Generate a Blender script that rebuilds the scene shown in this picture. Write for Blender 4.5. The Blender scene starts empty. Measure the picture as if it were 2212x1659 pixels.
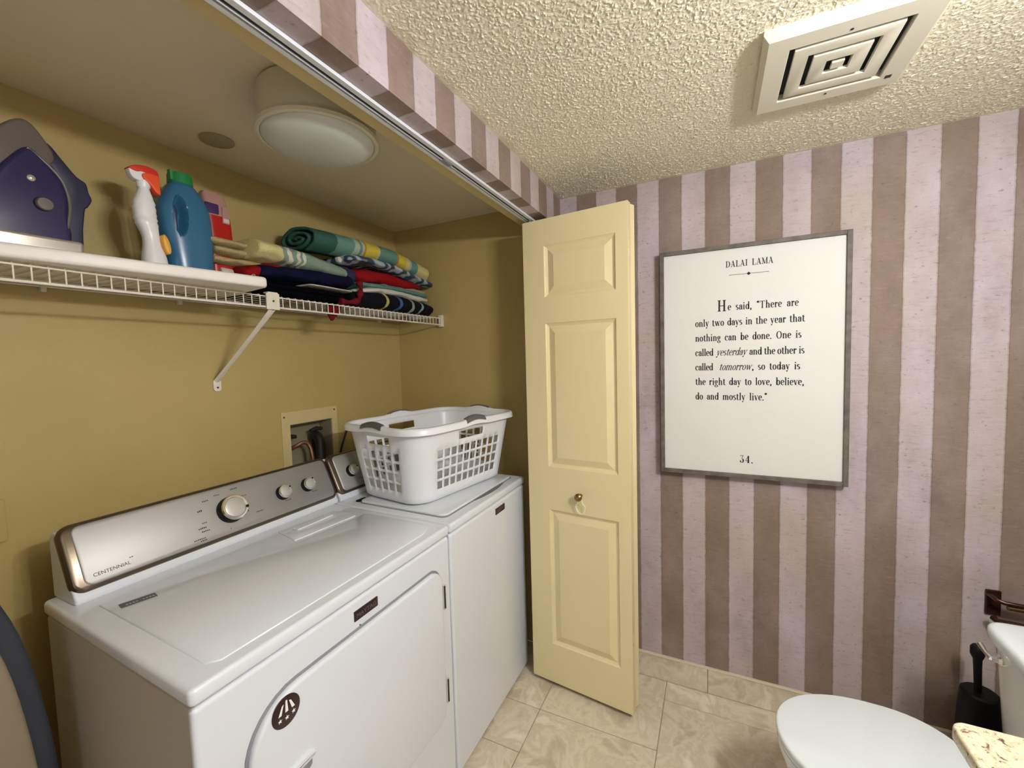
import bpy, bmesh, math, random
from mathutils import Vector, Matrix, noise
D=bpy.data; SC=bpy.context.scene; COL=SC.collection; PI=math.pi
random.seed(4)
# ---------------------------------------------------------------- camera
cam=D.objects.new('camera',D.cameras.new('camera')); COL.objects.link(cam); SC.camera=cam
r_=Vector((0.43065,-0.90209,-0.02790)); u_=Vector((0.06531,0.00032,0.99787)); f_=Vector((0.90015,0.43156,-0.05905))
m_=Matrix((( r_.x,u_.x,-f_.x,-1.91137),(r_.y,u_.y,-f_.y,-0.64424),(r_.z,u_.z,-f_.z,1.44947),(0,0,0,1)))
cam.matrix_world=m_
cam.data.sensor_fit='HORIZONTAL'; cam.data.sensor_width=36; cam.data.lens=912.57/2212*36; cam.data.clip_start=0.02
# ---------------------------------------------------------------- world, lights, exposure
w=D.worlds.new('world'); SC.world=w; w.use_nodes=True
w.node_tree.nodes['Background'].inputs[0].default_value=(.9,.92,1,1); w.node_tree.nodes['Background'].inputs[1].default_value=.08
def area(name,loc,target,sx,sy,power,col):
    l=D.lights.new(name,'AREA'); l.shape='RECTANGLE'; l.size=sx; l.size_y=sy; l.energy=power; l.color=col
    o=D.objects.new(name,l); COL.objects.link(o); o.location=loc
    o.rotation_euler=(Vector(target)-Vector(loc)).to_track_quat('-Z','Y').to_euler(); return o
def point(name,loc,power,col,r=.04):
    l=D.lights.new(name,'POINT'); l.energy=power; l.color=col; l.shadow_soft_size=r
    o=D.objects.new(name,l); COL.objects.link(o); o.location=loc; return o
for i in range(3): point('vanity_bulb',(-1.60+.13*i,-1.36,1.92),13.2,(.965,.985,1.0),.035)   # the bulbs of the vanity light bar
area('cool_fill',(-3.05,-.95,1.25),(0,-.3,.7),.8,1.7,3.5,(.76,.85,1))          # added cool fill light from behind the camera
SC.view_settings.view_transform='Standard'; SC.view_settings.look='None'; SC.view_settings.exposure=0.55
SC.view_settings.gamma=1; SC.view_settings.use_curve_mapping=False
# ---------------------------------------------------------------- materials
def mat(name,col,rough=.5,metal=0,bump=0,bscale=60,spec=.5,coat=0,trans=0,var=0,vscale=8,alpha=1):
    m=D.materials.new(name); m.use_nodes=True; nt=m.node_tree; b=nt.nodes['Principled BSDF']
    b.inputs['Base Color'].default_value=(*col,1); b.inputs['Roughness'].default_value=rough; b.inputs['Metallic'].default_value=metal
    b.inputs['Specular IOR Level'].default_value=spec; b.inputs['Coat Weight'].default_value=coat; b.inputs['Transmission Weight'].default_value=trans
    N=nt.nodes; L=nt.links
    if bump or var:
        g=N.new('ShaderNodeNewGeometry')
    if bump:
        n=N.new('ShaderNodeTexNoise'); n.inputs['Scale'].default_value=bscale; n.inputs['Detail'].default_value=4
        L.new(g.outputs['Position'],n.inputs['Vector']); bp=N.new('ShaderNodeBump'); bp.inputs['Strength'].default_value=bump; bp.inputs['Distance'].default_value=.004
        L.new(n.outputs['Fac'],bp.inputs['Height']); L.new(bp.outputs['Normal'],b.inputs['Normal'])
    if var:
        n=N.new('ShaderNodeTexNoise'); n.inputs['Scale'].default_value=vscale; n.inputs['Detail'].default_value=5
        L.new(g.outputs['Position'],n.inputs['Vector']); r=N.new('ShaderNodeValToRGB')
        r.color_ramp.elements[0].position=.3; r.color_ramp.elements[1].position=.7
        r.color_ramp.elements[0].color=(*[c*(1-var) for c in col],1); r.color_ramp.elements[1].color=(*[min(1,c*(1+var)) for c in col],1)
        L.new(n.outputs['Fac'],r.inputs['Fac']); L.new(r.outputs['Color'],b.inputs['Base Color'])
    return m
def ramp_mat(name,axis,stops,rough=.9,wob=.006,bump=.6,wscale=30,bscale=250):
    """constant colour bands along a world axis, edges slightly wavy: woven or printed bands"""
    m=D.materials.new(name); m.use_nodes=True; nt=m.node_tree; N=nt.nodes; L=nt.links; b=N['Principled BSDF']; b.inputs['Roughness'].default_value=rough
    b.inputs['Specular IOR Level'].default_value=.2
    g=N.new('ShaderNodeNewGeometry'); s=N.new('ShaderNodeSeparateXYZ'); L.new(g.outputs['Position'],s.inputs[0])
    n=N.new('ShaderNodeTexNoise'); n.inputs['Scale'].default_value=wscale; L.new(g.outputs['Position'],n.inputs['Vector'])
    a=N.new('ShaderNodeMath'); a.operation='MULTIPLY_ADD'; L.new(n.outputs['Fac'],a.inputs[0]); a.inputs[1].default_value=wob; L.new(s.outputs['XYZ'.index(axis)],a.inputs[2])
    lo=stops[0][0]; hi=stops[-1][0]+1e-3
    mr=N.new('ShaderNodeMapRange'); mr.inputs['From Min'].default_value=lo; mr.inputs['From Max'].default_value=hi; L.new(a.outputs[0],mr.inputs['Value'])
    r=N.new('ShaderNodeValToRGB'); cr=r.color_ramp; cr.interpolation='CONSTANT'
    for i,(p,c) in enumerate(stops):
        e=cr.elements[i] if i==0 else cr.elements.new((p-lo)/(hi-lo)*.999)
        e.color=(*c,1)
    cr.elements.remove(cr.elements[-1])
    L.new(mr.outputs[0],r.inputs['Fac']); L.new(r.outputs['Color'],b.inputs['Base Color'])
    n2=N.new('ShaderNodeTexNoise'); n2.inputs['Scale'].default_value=bscale; L.new(g.outputs['Position'],n2.inputs['Vector'])
    bp=N.new('ShaderNodeBump'); bp.inputs['Strength'].default_value=bump; bp.inputs['Distance'].default_value=.003
    L.new(n2.outputs['Fac'],bp.inputs['Height']); L.new(bp.outputs['Normal'],b.inputs['Normal'])
    return m
def wallpaper(name,axis,phase):
    m=D.materials.new(name); m.use_nodes=True; nt=m.node_tree; N=nt.nodes; L=nt.links; b=N['Principled BSDF']
    b.inputs['Roughness'].default_value=.62; b.inputs['Specular IOR Level'].default_value=.3
    def mt(op,a,bb=None,c=None):
        x=N.new('ShaderNodeMath'); x.operation=op
        for i,v in enumerate((a,bb,c)):
            if v is None: continue
            if isinstance(v,(int,float)): x.inputs[i].default_value=v
            else: L.new(v,x.inputs[i])
        return x.outputs[0]
    def mix(f,A,B,bt='MIX'):
        x=N.new('ShaderNodeMix'); x.data_type='RGBA'; x.blend_type=bt
        if isinstance(f,(int,float)): x.inputs[0].default_value=f
        else: L.new(f,x.inputs[0])
        for i,v in ((6,A),(7,B)):
            if isinstance(v,tuple): x.inputs[i].default_value=(*v,1)
            else: L.new(v,x.inputs[i])
        return x.outputs[2]
    def tex(scale,stretch=(1,1,1),detail=4,rough=.6):
        mp=N.new('ShaderNodeMapping'); mp.inputs['Scale'].default_value=stretch; L.new(g.outputs['Position'],mp.inputs['Vector'])
        n=N.new('ShaderNodeTexNoise'); n.inputs['Scale'].default_value=scale; n.inputs['Detail'].default_value=detail; n.inputs['Roughness'].default_value=rough
        L.new(mp.outputs[0],n.inputs['Vector']); return n.outputs['Fac']
    def ramp(v,p0,p1):
        x=N.new('ShaderNodeMapRange'); x.inputs['From Min'].default_value=p0; x.inputs['From Max'].default_value=p1; L.new(v,x.inputs['Value']); return x.outputs[0]
    g=N.new('ShaderNodeNewGeometry'); s=N.new('ShaderNodeSeparateXYZ'); L.new(g.outputs['Position'],s.inputs[0])
    t=s.outputs['XYZ'.index(axis)]
    t=mt('ADD',t,mt('MULTIPLY',mt('SUBTRACT',tex(28,(1,1,1),6,.7),.5),.008))
    q=mt('MODULO',mt('ADD',mt('DIVIDE',mt('SUBTRACT',t,phase),.0885),400),2.0)
    isb=mt('LESS_THAN',q,1.0)                      # 0..1 = brown band, 1..2 = lilac band
    fr=mt('FRACT',q); edge=mt('LESS_THAN',mt('MINIMUM',fr,mt('SUBTRACT',1,fr)),.035)
    blot=tex(7,(1,1,.6),5,.65); streak=tex(45,(.5,.5,2.4),5,.75); fleck=tex(55,(1,1,1.6),3,.6); patch=tex(2.2,(1,1,1),2,.5)
    lil=mix(ramp(blot,.35,.65),(.41,.34,.35),(.55,.475,.53)); brn=mix(ramp(blot,.3,.7),(.195,.137,.113),(.325,.25,.225))
    lil=mix(mt('MULTIPLY',ramp(patch,.42,.62),.6),lil,(.46,.385,.33)); brn=mix(mt('MULTIPLY',ramp(patch,.42,.62),.55),brn,(.225,.16,.105))
    c=mix(isb,lil,brn)
    c=mix(mt('MULTIPLY',ramp(streak,.55,.75),.5),c,mix(isb,(.62,.54,.52),(.40,.30,.25)))
    c=mix(mt('MULTIPLY',ramp(streak,.45,.25),.5),c,(.15,.11,.10))
    c=mix(mt('MULTIPLY',ramp(fleck,.63,.70),.5),c,(.13,.105,.11))
    c=mix(mt('MULTIPLY',edge,.22),c,(.12,.08,.07))
    L.new(c,b.inputs['Base Color'])
    bp=N.new('ShaderNodeBump'); bp.inputs['Strength'].default_value=.45; bp.inputs['Distance'].default_value=.002
    L.new(streak,bp.inputs['Height']); L.new(bp.outputs['Normal'],b.inputs['Normal'])
    return m
def stone(name,cols,scale,rough=.4,dist=1.4):
    m=D.materials.new(name); m.use_nodes=True; nt=m.node_tree; N=nt.nodes; L=nt.links; b=N['Principled BSDF']; b.inputs['Roughness'].default_value=rough
    g=N.new('ShaderNodeNewGeometry'); oi=N.new('ShaderNodeObjectInfo')
    ad=N.new('ShaderNodeVectorMath'); ad.operation='ADD'; L.new(g.outputs['Position'],ad.inputs[0])
    sc=N.new('ShaderNodeVectorMath'); sc.operation='SCALE'; sc.inputs[0].default_value=(7,3,5); L.new(oi.outputs['Random'],sc.inputs['Scale']); L.new(sc.outputs[0],ad.inputs[1])
    n=N.new('ShaderNodeTexNoise'); n.inputs['Scale'].default_value=scale; n.inputs['Detail'].default_value=8; n.inputs['Roughness'].default_value=.62; n.inputs['Distortion'].default_value=dist
    L.new(ad.outputs[0],n.inputs['Vector']); r=N.new('ShaderNodeValToRGB'); cr=r.color_ramp
    for i,(p,c) in enumerate(cols):
        if i==0: e=cr.elements[0]; e.position=p
        else: e=cr.elements.new(p)
        e.color=(*c,1)
    cr.elements.remove(cr.elements[-1])
    L.new(n.outputs['Fac'],r.inputs['Fac']); L.new(r.outputs['Color'],b.inputs['Base Color']); return m
M={}
M['paper_y']=wallpaper('wallpaper_stripes_side','Y',-.346)
M['paper_x']=wallpaper('wallpaper_stripes_header','X',-.354-.0885)
M['tan']=mat('tan_wall_paint',(.47,.36,.135),.55,bump=.12,bscale=120,var=.04,vscale=4)
M['tan_trim']=mat('tan_trim_paint',(.60,.49,.25),.5)
M['ceil']=mat('textured_ceiling_paint',(.80,.76,.58),.75,bump=.5,bscale=220)
M['closet_ceil']=mat('closet_ceiling_paint',(.74,.67,.50),.8,bump=.15,bscale=200)
M['tile']=stone('beige_marbled_tile',[(.25,(.42,.345,.245)),(.40,(.56,.475,.35)),(.48,(.72,.64,.51)),(.56,(.62,.53,.40)),(.66,(.80,.73,.61)),(.8,(.70,.62,.49))],6.5,.38,.55)
M['grout']=mat('tile_joint',(.36,.30,.22),.8)
M['base_edge']=mat('baseboard_edge_cream',(.70,.60,.46),.5)
M['door']=mat('cream_door_paint',(.77,.665,.385),.42,bump=.05,bscale=150)
M['white']=mat('white_enamel',(.73,.77,.835),.22,coat=.35,spec=.5)
M['whitem']=mat('white_appliance_plastic',(.73,.765,.82),.35)
M['side']=mat('shaded_white_enamel',(.50,.47,.41),.45)  # white enamel with the side's dim, tan-tinted shade put into its colour
M['gap']=mat('dark_gap',(.02,.02,.022),.7)
M['seam']=mat('seam_grey',(.25,.26,.28),.6)
M['steel']=mat('brushed_silver_panel',(.44,.435,.415),.50,metal=.7)
M['trimsteel']=mat('dark_chrome_trim',(.17,.135,.10),.28,metal=.9)
M['chrome']=mat('chrome',(.88,.87,.85),.16,metal=1)
M['knobface']=mat('satin_knob_face',(.62,.62,.59),.35,metal=.55)
M['badge']=mat('black_badge',(.025,.012,.015),.3)
M['emblem']=mat('emblem_burgundy_black',(.035,.014,.016),.3)
M['greybadge']=mat('grey_badge',(.10,.10,.11),.4)
M['badgeink']=mat('badge_letter_grey',(.16,.10,.11),.4)
M['print']=mat('grey_print',(.03,.03,.03),.6)
M['inkw']=mat('white_print',(.9,.9,.92),.5)
M['basket']=mat('white_basket_plastic',(.78,.80,.84),.32)
M['grip']=mat('grey_rubber_grip',(.12,.11,.10),.6)
M['wire']=mat('white_vinyl_wire',(.78,.74,.64),.4)
M['plastic_w']=mat('offwhite_plastic',(.72,.68,.56),.4)
M['board']=mat('white_melamine',(.80,.77,.72),.45)
M['framew']=mat('grey_brown_wood_frame',(.125,.108,.088),.6,bump=.5,bscale=40,var=.35,vscale=25)
M['canvas']=mat('offwhite_sign_board',(.70,.70,.665),.6,bump=.08,bscale=300)
M['ink']=mat('black_ink',(.012,.010,.010),.6)
M['brass']=mat('antique_brass',(.32,.22,.09),.25,metal=1)
M['bronze']=mat('dark_bronze',(.055,.022,.014),.25,metal=.6)
M['bone']=mat('cream_elastic',(.85,.80,.64),.7)
M['vent']=mat('cream_vent_plastic',(.72,.69,.56),.45)
M['toilet']=mat('white_porcelain',(.78,.83,.87),.12,coat=.4)
M['tank']=mat('white_tank_porcelain',(.72,.73,.68),.18,coat=.3)
M['blackp']=mat('black_plastic',(.004,.004,.005),.5,spec=.25)
M['granite']=stone('speckled_granite',[(.30,(.04,.02,.02)),(.39,(.22,.12,.10)),(.43,(.62,.54,.36)),(.56,(.80,.75,.56)),(.62,(.50,.42,.24)),(.68,(.12,.08,.06))],58,.25,.5)
M['plate_dim']=mat('cover_plate_beige',(.36,.31,.21),.5)
M['lens']=mat('milky_diffuser',(.60,.64,.58),.35)
M['drum']=mat('lamp_drum_cream',(.66,.63,.49),.45)
M['iron_purple']=mat('deep_purple_plastic',(.022,.018,.075),.28)
M['iron_navy']=mat('navy_handle_plastic',(.012,.013,.045),.45)
M['iron_grey']=mat('smoky_grey_tank',(.12,.10,.085),.4)
M['iron_trim']=mat('grey_trim',(.16,.155,.13),.35,metal=.4)
M['silver']=mat('silver_heel',(.62,.60,.54),.28,metal=.7)
M['spraywhite']=mat('white_bottle_plastic',(.80,.80,.80),.3)
M['orange']=mat('orange_red_trigger',(.80,.09,.02),.4)
M['red_cap']=mat('red_sprayer_cap',(.62,.03,.012),.4)
M['yellow']=mat('yellow_label',(.80,.42,.05),.5)
M['blue']=mat('blue_bottle_plastic',(.035,.145,.265),.26)
M['blue_dark']=mat('dark_blue_recess_shade',(.012,.05,.11),.35)  # blue darkened to paint the shade of the handle recess
M['green']=mat('green_cap',(.015,.22,.06),.4)
M['redliq']=mat('red_liquid_bottle',(.42,.012,.008),.3)
M['pinkclear']=mat('pink_clear_plastic',(.42,.24,.20),.3)
M['purplelab']=mat('purple_label',(.05,.02,.10),.5)
M['mint']=mat('pale_label',(.62,.50,.48),.5)
M['navy']=mat('navy_cloth',(.006,.007,.028),.95,bump=.6,bscale=200,spec=.08)
M['black_cloth']=mat('black_cloth',(.003,.003,.005),1,bump=.6,bscale=200,spec=.03)
M['red_cloth']=mat('dark_red_cloth',(.27,.008,.010),.9,bump=.6,bscale=200,spec=.08)
M['maroon']=mat('maroon_cloth',(.15,.010,.018),.9,bump=.6,bscale=200,spec=.08)
M['purple_cloth']=mat('purple_navy_cloth',(.035,.033,.085),.9,bump=.6,bscale=200,spec=.08)
M['tan_cloth']=mat('tan_towel',(.45,.36,.17),.95,bump=.9,bscale=250)
M['cream_cloth']=mat('cream_towel',(.62,.57,.44),.95,bump=.9,bscale=250)
M['white_cloth']=mat('white_towel',(.62,.60,.52),.95,bump=.9,bscale=250)
M['teal_cloth']=mat('teal_towel',(.10,.23,.20),.95,bump=.9,bscale=250)
M['beige_cloth']=mat('beige_towel',(.36,.29,.20),.95,bump=.9,bscale=250)
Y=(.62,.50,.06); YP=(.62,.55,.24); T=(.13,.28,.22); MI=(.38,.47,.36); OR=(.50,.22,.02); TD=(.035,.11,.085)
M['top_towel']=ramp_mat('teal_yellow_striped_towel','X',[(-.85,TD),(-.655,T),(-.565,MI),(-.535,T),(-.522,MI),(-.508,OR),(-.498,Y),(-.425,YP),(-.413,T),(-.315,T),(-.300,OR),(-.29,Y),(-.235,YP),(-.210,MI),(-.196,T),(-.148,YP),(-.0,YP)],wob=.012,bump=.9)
YE=(.62,.55,.25); W_=(.60,.60,.45); TL=(.20,.29,.22)
def patch_towel():
    m=ramp_mat('yellow_and_sage_printed_towel','X',[(-1.1,YE),(-.87,TL),(-.845,W_),(-.825,TL),(-.80,W_),(-.785,TL),(-.772,W_),(-.755,TL),(-.5,TL)],wob=.10,bump=.9,wscale=14); return m
M['patch_towel']=patch_towel()
K=(.004,.004,.008)
M['stripe_black']=ramp_mat('black_towel_with_coloured_stripes','X',[(-.7,K),(-.402,(.50,.44,.14)),(-.384,K),(-.312,(.06,.13,.36)),(-.290,K),(-.222,(.30,.33,.33)),(-.203,K),(-.145,(.24,.40,.36)),(-.128,K),(0,K)],wob=.012)
def wave_mat():
    m=mat('blue_white_waved_cloth',(.1,.15,.22),.8); nt=m.node_tree; N=nt.nodes; L=nt.links
    g=N.new('ShaderNodeNewGeometry'); wv=N.new('ShaderNodeTexWave'); wv.inputs['Scale'].default_value=9; wv.inputs['Distortion'].default_value=7; wv.inputs['Detail'].default_value=2
    wv.bands_direction='DIAGONAL'; L.new(g.outputs['Position'],wv.inputs['Vector']); r=N.new('ShaderNodeValToRGB')
    r.color_ramp.elements[0].position=.3; r.color_ramp.elements[0].color=(.03,.055,.10,1); r.color_ramp.elements[1].position=.75; r.color_ramp.elements[1].color=(.36,.42,.44,1)
    L.new(wv.outputs['Fac'],r.inputs['Fac']); L.new(r.outputs['Color'],N['Principled BSDF'].inputs['Base Color']); return m
M['wave']=wave_mat()
M['iboard']=mat('beige_board_cover',(.26,.21,.14),.9,bump=.6,bscale=60)
M['iband']=mat('dark_grey_band',(.030,.035,.048),.8,bump=.4,bscale=80)
M['hose']=mat('black_hose',(.015,.012,.012),.5)
M['copper']=mat('copper_pipe',(.30,.15,.09),.35,metal=.8)
M['boxin']=mat('utility_box_inside',(.26,.23,.14),.6)
# ---------------------------------------------------------------- mesh helpers
def box(bm,x0,x1,y0,y1,z0,z1):
    v=[bm.verts.new(p) for p in ((x0,y0,z0),(x1,y0,z0),(x1,y1,z0),(x0,y1,z0),(x0,y0,z1),(x1,y0,z1),(x1,y1,z1),(x0,y1,z1))]
    for f in ((0,3,2,1),(4,5,6,7),(0,1,5,4),(1,2,6,5),(2,3,7,6),(3,0,4,7)): bm.faces.new([v[i] for i in f])
def bmn(): return bmesh.new()
def bx(*a): bm=bmn(); box(bm,*a); return bm
def prism(bm,poly,axis,a,b):
    """extrude 2-D outline along axis; poly gives the two other coordinates in order"""
    def P(p,t): return {'x':(t,p[0],p[1]),'y':(p[0],t,p[1]),'z':(p[0],p[1],t)}[axis]
    A=[bm.verts.new(P(p,a)) for p in poly]; B=[bm.verts.new(P(p,b)) for p in poly]; n=len(poly)
    bm.faces.new(A); bm.faces.new(B[::-1])
    for i in range(n): bm.faces.new([A[i],B[i],B[(i+1)%n],A[(i+1)%n]])
def rings(bm,R,cap0=True,cap1=True,closed=True):
    V=[[bm.verts.new(p) for p in r] for r in R]; n=len(R[0])
    for a,b in zip(V,V[1:]):
        for i in range(n if closed else n-1): bm.faces.new([a[i],a[(i+1)%n],b[(i+1)%n],b[i]])
    if closed and cap0: bm.faces.new(V[0][::-1])
    if closed and cap1: bm.faces.new(V[-1])
    return V
def tube(bm,pts,r,n=8):
    pts=[Vector(p) for p in pts]; R=[]; up=Vector((0,0,1))
    for i,p in enumerate(pts):
        t=(pts[min(i+1,len(pts)-1)]-pts[max(i-1,0)]).normalized()
        if abs(t.dot(up))>.95: up=Vector((1,0,0)) if abs(t.x)<.9 else Vector((0,1,0))
        a=t.cross(up).normalized(); b=t.cross(a); rr=r[i] if isinstance(r,(list,tuple)) else r
        up=a.cross(t) if i else up
        R.append([p+a*(rr*math.cos(2*PI*k/n))+b*(rr*math.sin(2*PI*k/n)) for k in range(n)])
    rings(bm,R)
def lathe(bm,prof,c,axis='z',n=40):
    """prof: (radius, offset) pairs; c centre; axis vector or letter"""
    ax={'x':Vector((1,0,0)),'y':Vector((0,1,0)),'z':Vector((0,0,1))}[axis] if isinstance(axis,str) else Vector(axis).normalized()
    a=ax.orthogonal().normalized(); b=ax.cross(a); c=Vector(c)
    rings(bm,[[c+ax*h+a*(r*math.cos(2*PI*k/n))+b*(r*math.sin(2*PI*k/n)) for k in range(n)] for r,h in prof])
def sel(t,p): s,c=math.sin(t),math.cos(t); return (math.copysign(abs(c)**(2/p),c),math.copysign(abs(s)**(2/p),s))
def loft(bm,levels,p=2.4,n=48,push=None):
    R=[]
    for z,cx,cy,wx,wy in levels:
        ring=[]
        for k in range(n):
            a,b=sel(2*PI*k/n,p); q=Vector((cx+wx*a,cy+wy*b,z))
            if push: q=push(q)
            ring.append(q)
        R.append(ring)
    rings(bm,R)
def interp(lv,m):
    """smooth resampling of level tuples"""
    out=[]; n=len(lv)
    for i in range(n-1):
        p0=lv[max(i-1,0)];p1=lv[i];p2=lv[i+1];p3=lv[min(i+2,n-1)]
        for k in range(m):
            t=k/m; out.append(tuple(.5*((2*b)+(-a+c)*t+(2*a-5*b+4*c-d)*t*t+(-a+3*b-3*c+d)*t**3) for a,b,c,d in zip(p0,p1,p2,p3)))
    out.append(lv[-1]); return out
def spline(pts,m=6,closed=True):
    out=[]; n=len(pts)
    for i in range(n if closed else n-1):
        g=(lambda j:pts[j%n]) if closed else (lambda j:pts[max(0,min(n-1,j))])
        p0,p1,p2,p3=g(i-1),g(i),g(i+1),g(i+2)
        for k in range(m):
            t=k/m; out.append(tuple(.5*((2*b)+(-a+c)*t+(2*a-5*b+4*c-d)*t*t+(-a+3*b-3*c+d)*t**3) for a,b,c,d in zip(p0,p1,p2,p3)))
    if not closed: out.append(pts[-1])
    return out
def puff(bm,poly,axis,c,h,r,steps=4):
    """outline extruded to thickness 2h with rounded rims of radius r"""
    n=len(poly); area=sum(poly[i][0]*poly[(i+1)%n][1]-poly[(i+1)%n][0]*poly[i][1] for i in range(n)); sg=1 if area>0 else -1
    nor=[]
    for i in range(n):
        a=poly[i-1]; b=poly[(i+1)%n]; d=Vector((b[0]-a[0],b[1]-a[1])); d=d.normalized() if d.length else Vector((1,0)); nor.append((d.y*sg,-d.x*sg))
    def P(p,t): return {'x':(t,p[0],p[1]),'y':(p[0],t,p[1]),'z':(p[0],p[1],t)}[axis]
    R=[]
    for k in range(-steps,steps+1):
        a=abs(k)/steps*PI/2; ins=r*(1-math.cos(a)); off=math.copysign(h-r+r*math.sin(a),k) if k else 0
        if k==0: 
            R.append([P(p,c-(h-r)) for p in poly]); R.append([P(p,c+(h-r)) for p in poly]); continue
        R.append([P((p[0]-q[0]*ins,p[1]-q[1]*ins),c+off) for p,q in zip(poly,nor)])
    rings(bm,R)
def rrect(x0,x1,y0,y1,r,n=6):
    o=[]
    rr=r if isinstance(r,(list,tuple)) else (r,)*4
    for (cx,cy,a),q in zip((( x1,y0,-PI/2),(x1,y1,0),(x0,y1,PI/2),(x0,y0,PI)),rr):
        sx=-1 if cx==x1 else 1; sy=1 if cy==y0 else -1
        for k in range(n+1):
            t=a+PI/2*k/n; o.append((cx+sx*q+q*math.cos(t),cy+sy*q+q*math.sin(t)))
    return o
def obj(name,bm,m,parent=None,local=False,bevel=0,seg=2,smooth=True,sharp=35,solid=0):
    bmesh.ops.recalc_face_normals(bm,faces=bm.faces)
    me=D.meshes.new(name)
    if parent is not None and not local:
        q=parent; off=Vector((0,0,0))
        while q is not None: off+=q.location; q=q.parent
        bmesh.ops.translate(bm,verts=bm.verts,vec=-off)
    bm.to_mesh(me); bm.free(); o=D.objects.new(name,me); COL.objects.link(o)
    for x in (m if isinstance(m,(list,tuple)) else [m]): me.materials.append(M[x])
    if parent is not None: o.parent=parent
    if smooth:
        me.polygons.foreach_set('use_smooth',[len(p.vertices)<=8 for p in me.polygons]); me.set_sharp_from_angle(angle=math.radians(sharp))
    if solid:
        s=o.modifiers.new('s','SOLIDIFY'); s.thickness=solid; s.offset=-1
    if bevel:
        b=o.modifiers.new('b','BEVEL'); b.width=bevel; b.segments=seg; b.limit_method='ANGLE'; b.angle_limit=math.radians(40); b.harden_normals=True
    return o
def thing(name,label,cat,loc=(0,0,0),rz=0,group=None):
    o=D.objects.new(name,None); COL.objects.link(o); o.location=loc; o.rotation_euler=(0,0,rz); o.empty_display_size=.05
    o['label']=label; o['category']=cat
    if group: o['group']=group
    return o
def tag(o,label,cat,group=None):
    o['label']=label; o['category']=cat
    if group: o['group']=group
    return o
def struct(name,bm,m,label,parent=None,**k):
    o=obj(name,bm,m,parent,**k)
    if parent is None: o['kind']='structure'; o['label']=label
    return o
def center_origin(o):
    me=o.data; c=sum((v.co for v in me.vertices),Vector())/len(me.vertices); z=min(v.co.z for v in me.vertices); c.z=z
    me.transform(Matrix.Translation(-c)); o.location=o.location+c
# ---------------------------------------------------------------- room shell
XW=0.0; XL=-3.2; YB=.978; YR=-1.60; ZC=2.18; ZH=2.045; YH=.136
bm=bmn(); bx_=(-.718,-.500,1.0,1.197)   # hole for the laundry valve box
for a in ((-2.32,bx_[0],0,ZC),(bx_[1],XW+.1,0,ZC),(bx_[0],bx_[1],0,bx_[2]),(bx_[0],bx_[1],bx_[3],ZC)): box(bm,a[0],a[1],YB,YB+.1,a[2],a[3])
struct('wall_back',bm,'tan','tan painted back wall of the laundry closet')
bm=bmn(); box(bm,XW,XW+.1,YR,YH,0,ZC); struct('wall_right',bm,'paper_y','striped mauve and brown wallpapered wall behind the framed sign')
struct('wall_closet_right',bx(XW,XW+.1,YH,YB+.1,0,ZC),'tan','tan painted end wall of the laundry closet')
struct('wall_closet_left',bx(-2.42,-2.32,YH,YB+.1,0,ZC),'tan','tan painted left end wall of the laundry closet')
bm=bmn(); box(bm,XL,XW,0,YH,ZH,ZC); 
o=struct('wall_header',bm,['paper_x','tan_trim'],'striped wallpapered header above the closet opening')
bm=bmn(); box(bm,XL,XW,.094,YH+.001,ZH-.001,ZC-.005); struct('trim_1',bm,'tan_trim','tan painted inner edge under the closet header')
struct('wall_left_front',bx(XL,-2.42,0,YH,0,ZH),'paper_x','striped wall left of the closet opening')
struct('wall_vanity',bx(XL,XW,YR-.1,YR,0,ZC),'paper_x','striped wall behind the toilet and vanity')
struct('wall_left',bx(XL-.1,XL,YR,YH,0,ZC),'paper_y','striped wall behind the camera')
# textured ceiling, relief built as geometry over the visible part
bm=bmn(); gx0,gx1,gy0,gy1=-1.95,0,-1.6,0; nx,ny=860,700; V=[]
for i in range(nx+1):
    row=[]
    x=gx0+(gx1-gx0)*i/nx
    for j in range(ny+1):
        y=gy0+(gy1-gy0)*j/ny
        a=noise.noise((x*195+noise.noise((x*80,y*80,7))*1.8,y*195+noise.noise((x*80,y*80,3))*1.8,0)); b=noise.noise((x*60,y*60,9))
        h=max(0,a*.9+.10)*.0040+max(0,b)*.0008
        e=min(1,(gx1-x)/.02,(y-gy0)/.02,(gy1-y)/.02,(x-gx0)/.02); row.append(bm.verts.new((x,y,ZC-h*max(0,e))))
    V.append(row)
for i in range(nx):
    for j in range(ny): bm.faces.new((V[i][j],V[i][j+1],V[i+1][j+1],V[i+1][j]))
box(bm,gx0,XW,YR,0,ZC+.001,ZC+.1); box(bm,XL,gx0,YR,0,ZC,ZC+.1)
struct('ceiling',bm,'ceil','cream knockdown textured bathroom ceiling')
struct('ceiling_closet',bx(-2.42,XW,YH,YB,ZC,ZC+.1),'closet_ceil','smooth greyish ceiling of the laundry closet')
# floor of individual tiles
fl=struct('floor',bx(XL,XW,YR,YB,-.06,-.0025),'grout','beige marbled tile floor')
def tile(x0,x1,y0,y1,parent=fl,z0=-.012,z1=0.0):
    g=.0013; bm=bx(x0+g,x1-g,y0+g,y1-g,z0,z1+random.uniform(-.0003,.0003)); return obj('tile',bm,'tile',parent,bevel=.0012,seg=1)
rows=[(.62,.978,-.09),(.31,.62,-.28),(.005,.31,-.375),(-.455,.005,-.375),(-.915,-.455,-.12),(-1.375,-.915,-.40),(-1.6,-1.375,-.2)]
for k,(y0,y1,x) in enumerate(rows):
    xs=[0,x]; 
    if k<3:
        st=.21
        while xs[-1]>XL+.05: xs.append(max(XL,xs[-1]-(st if len(xs)%2==0 else .31)))
    else:
        while xs[-1]>XL+.05: xs.append(max(XL,xs[-1]-.61))
    for a,b in zip(xs,xs[1:]): tile(b,a,y0,y1)
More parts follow.
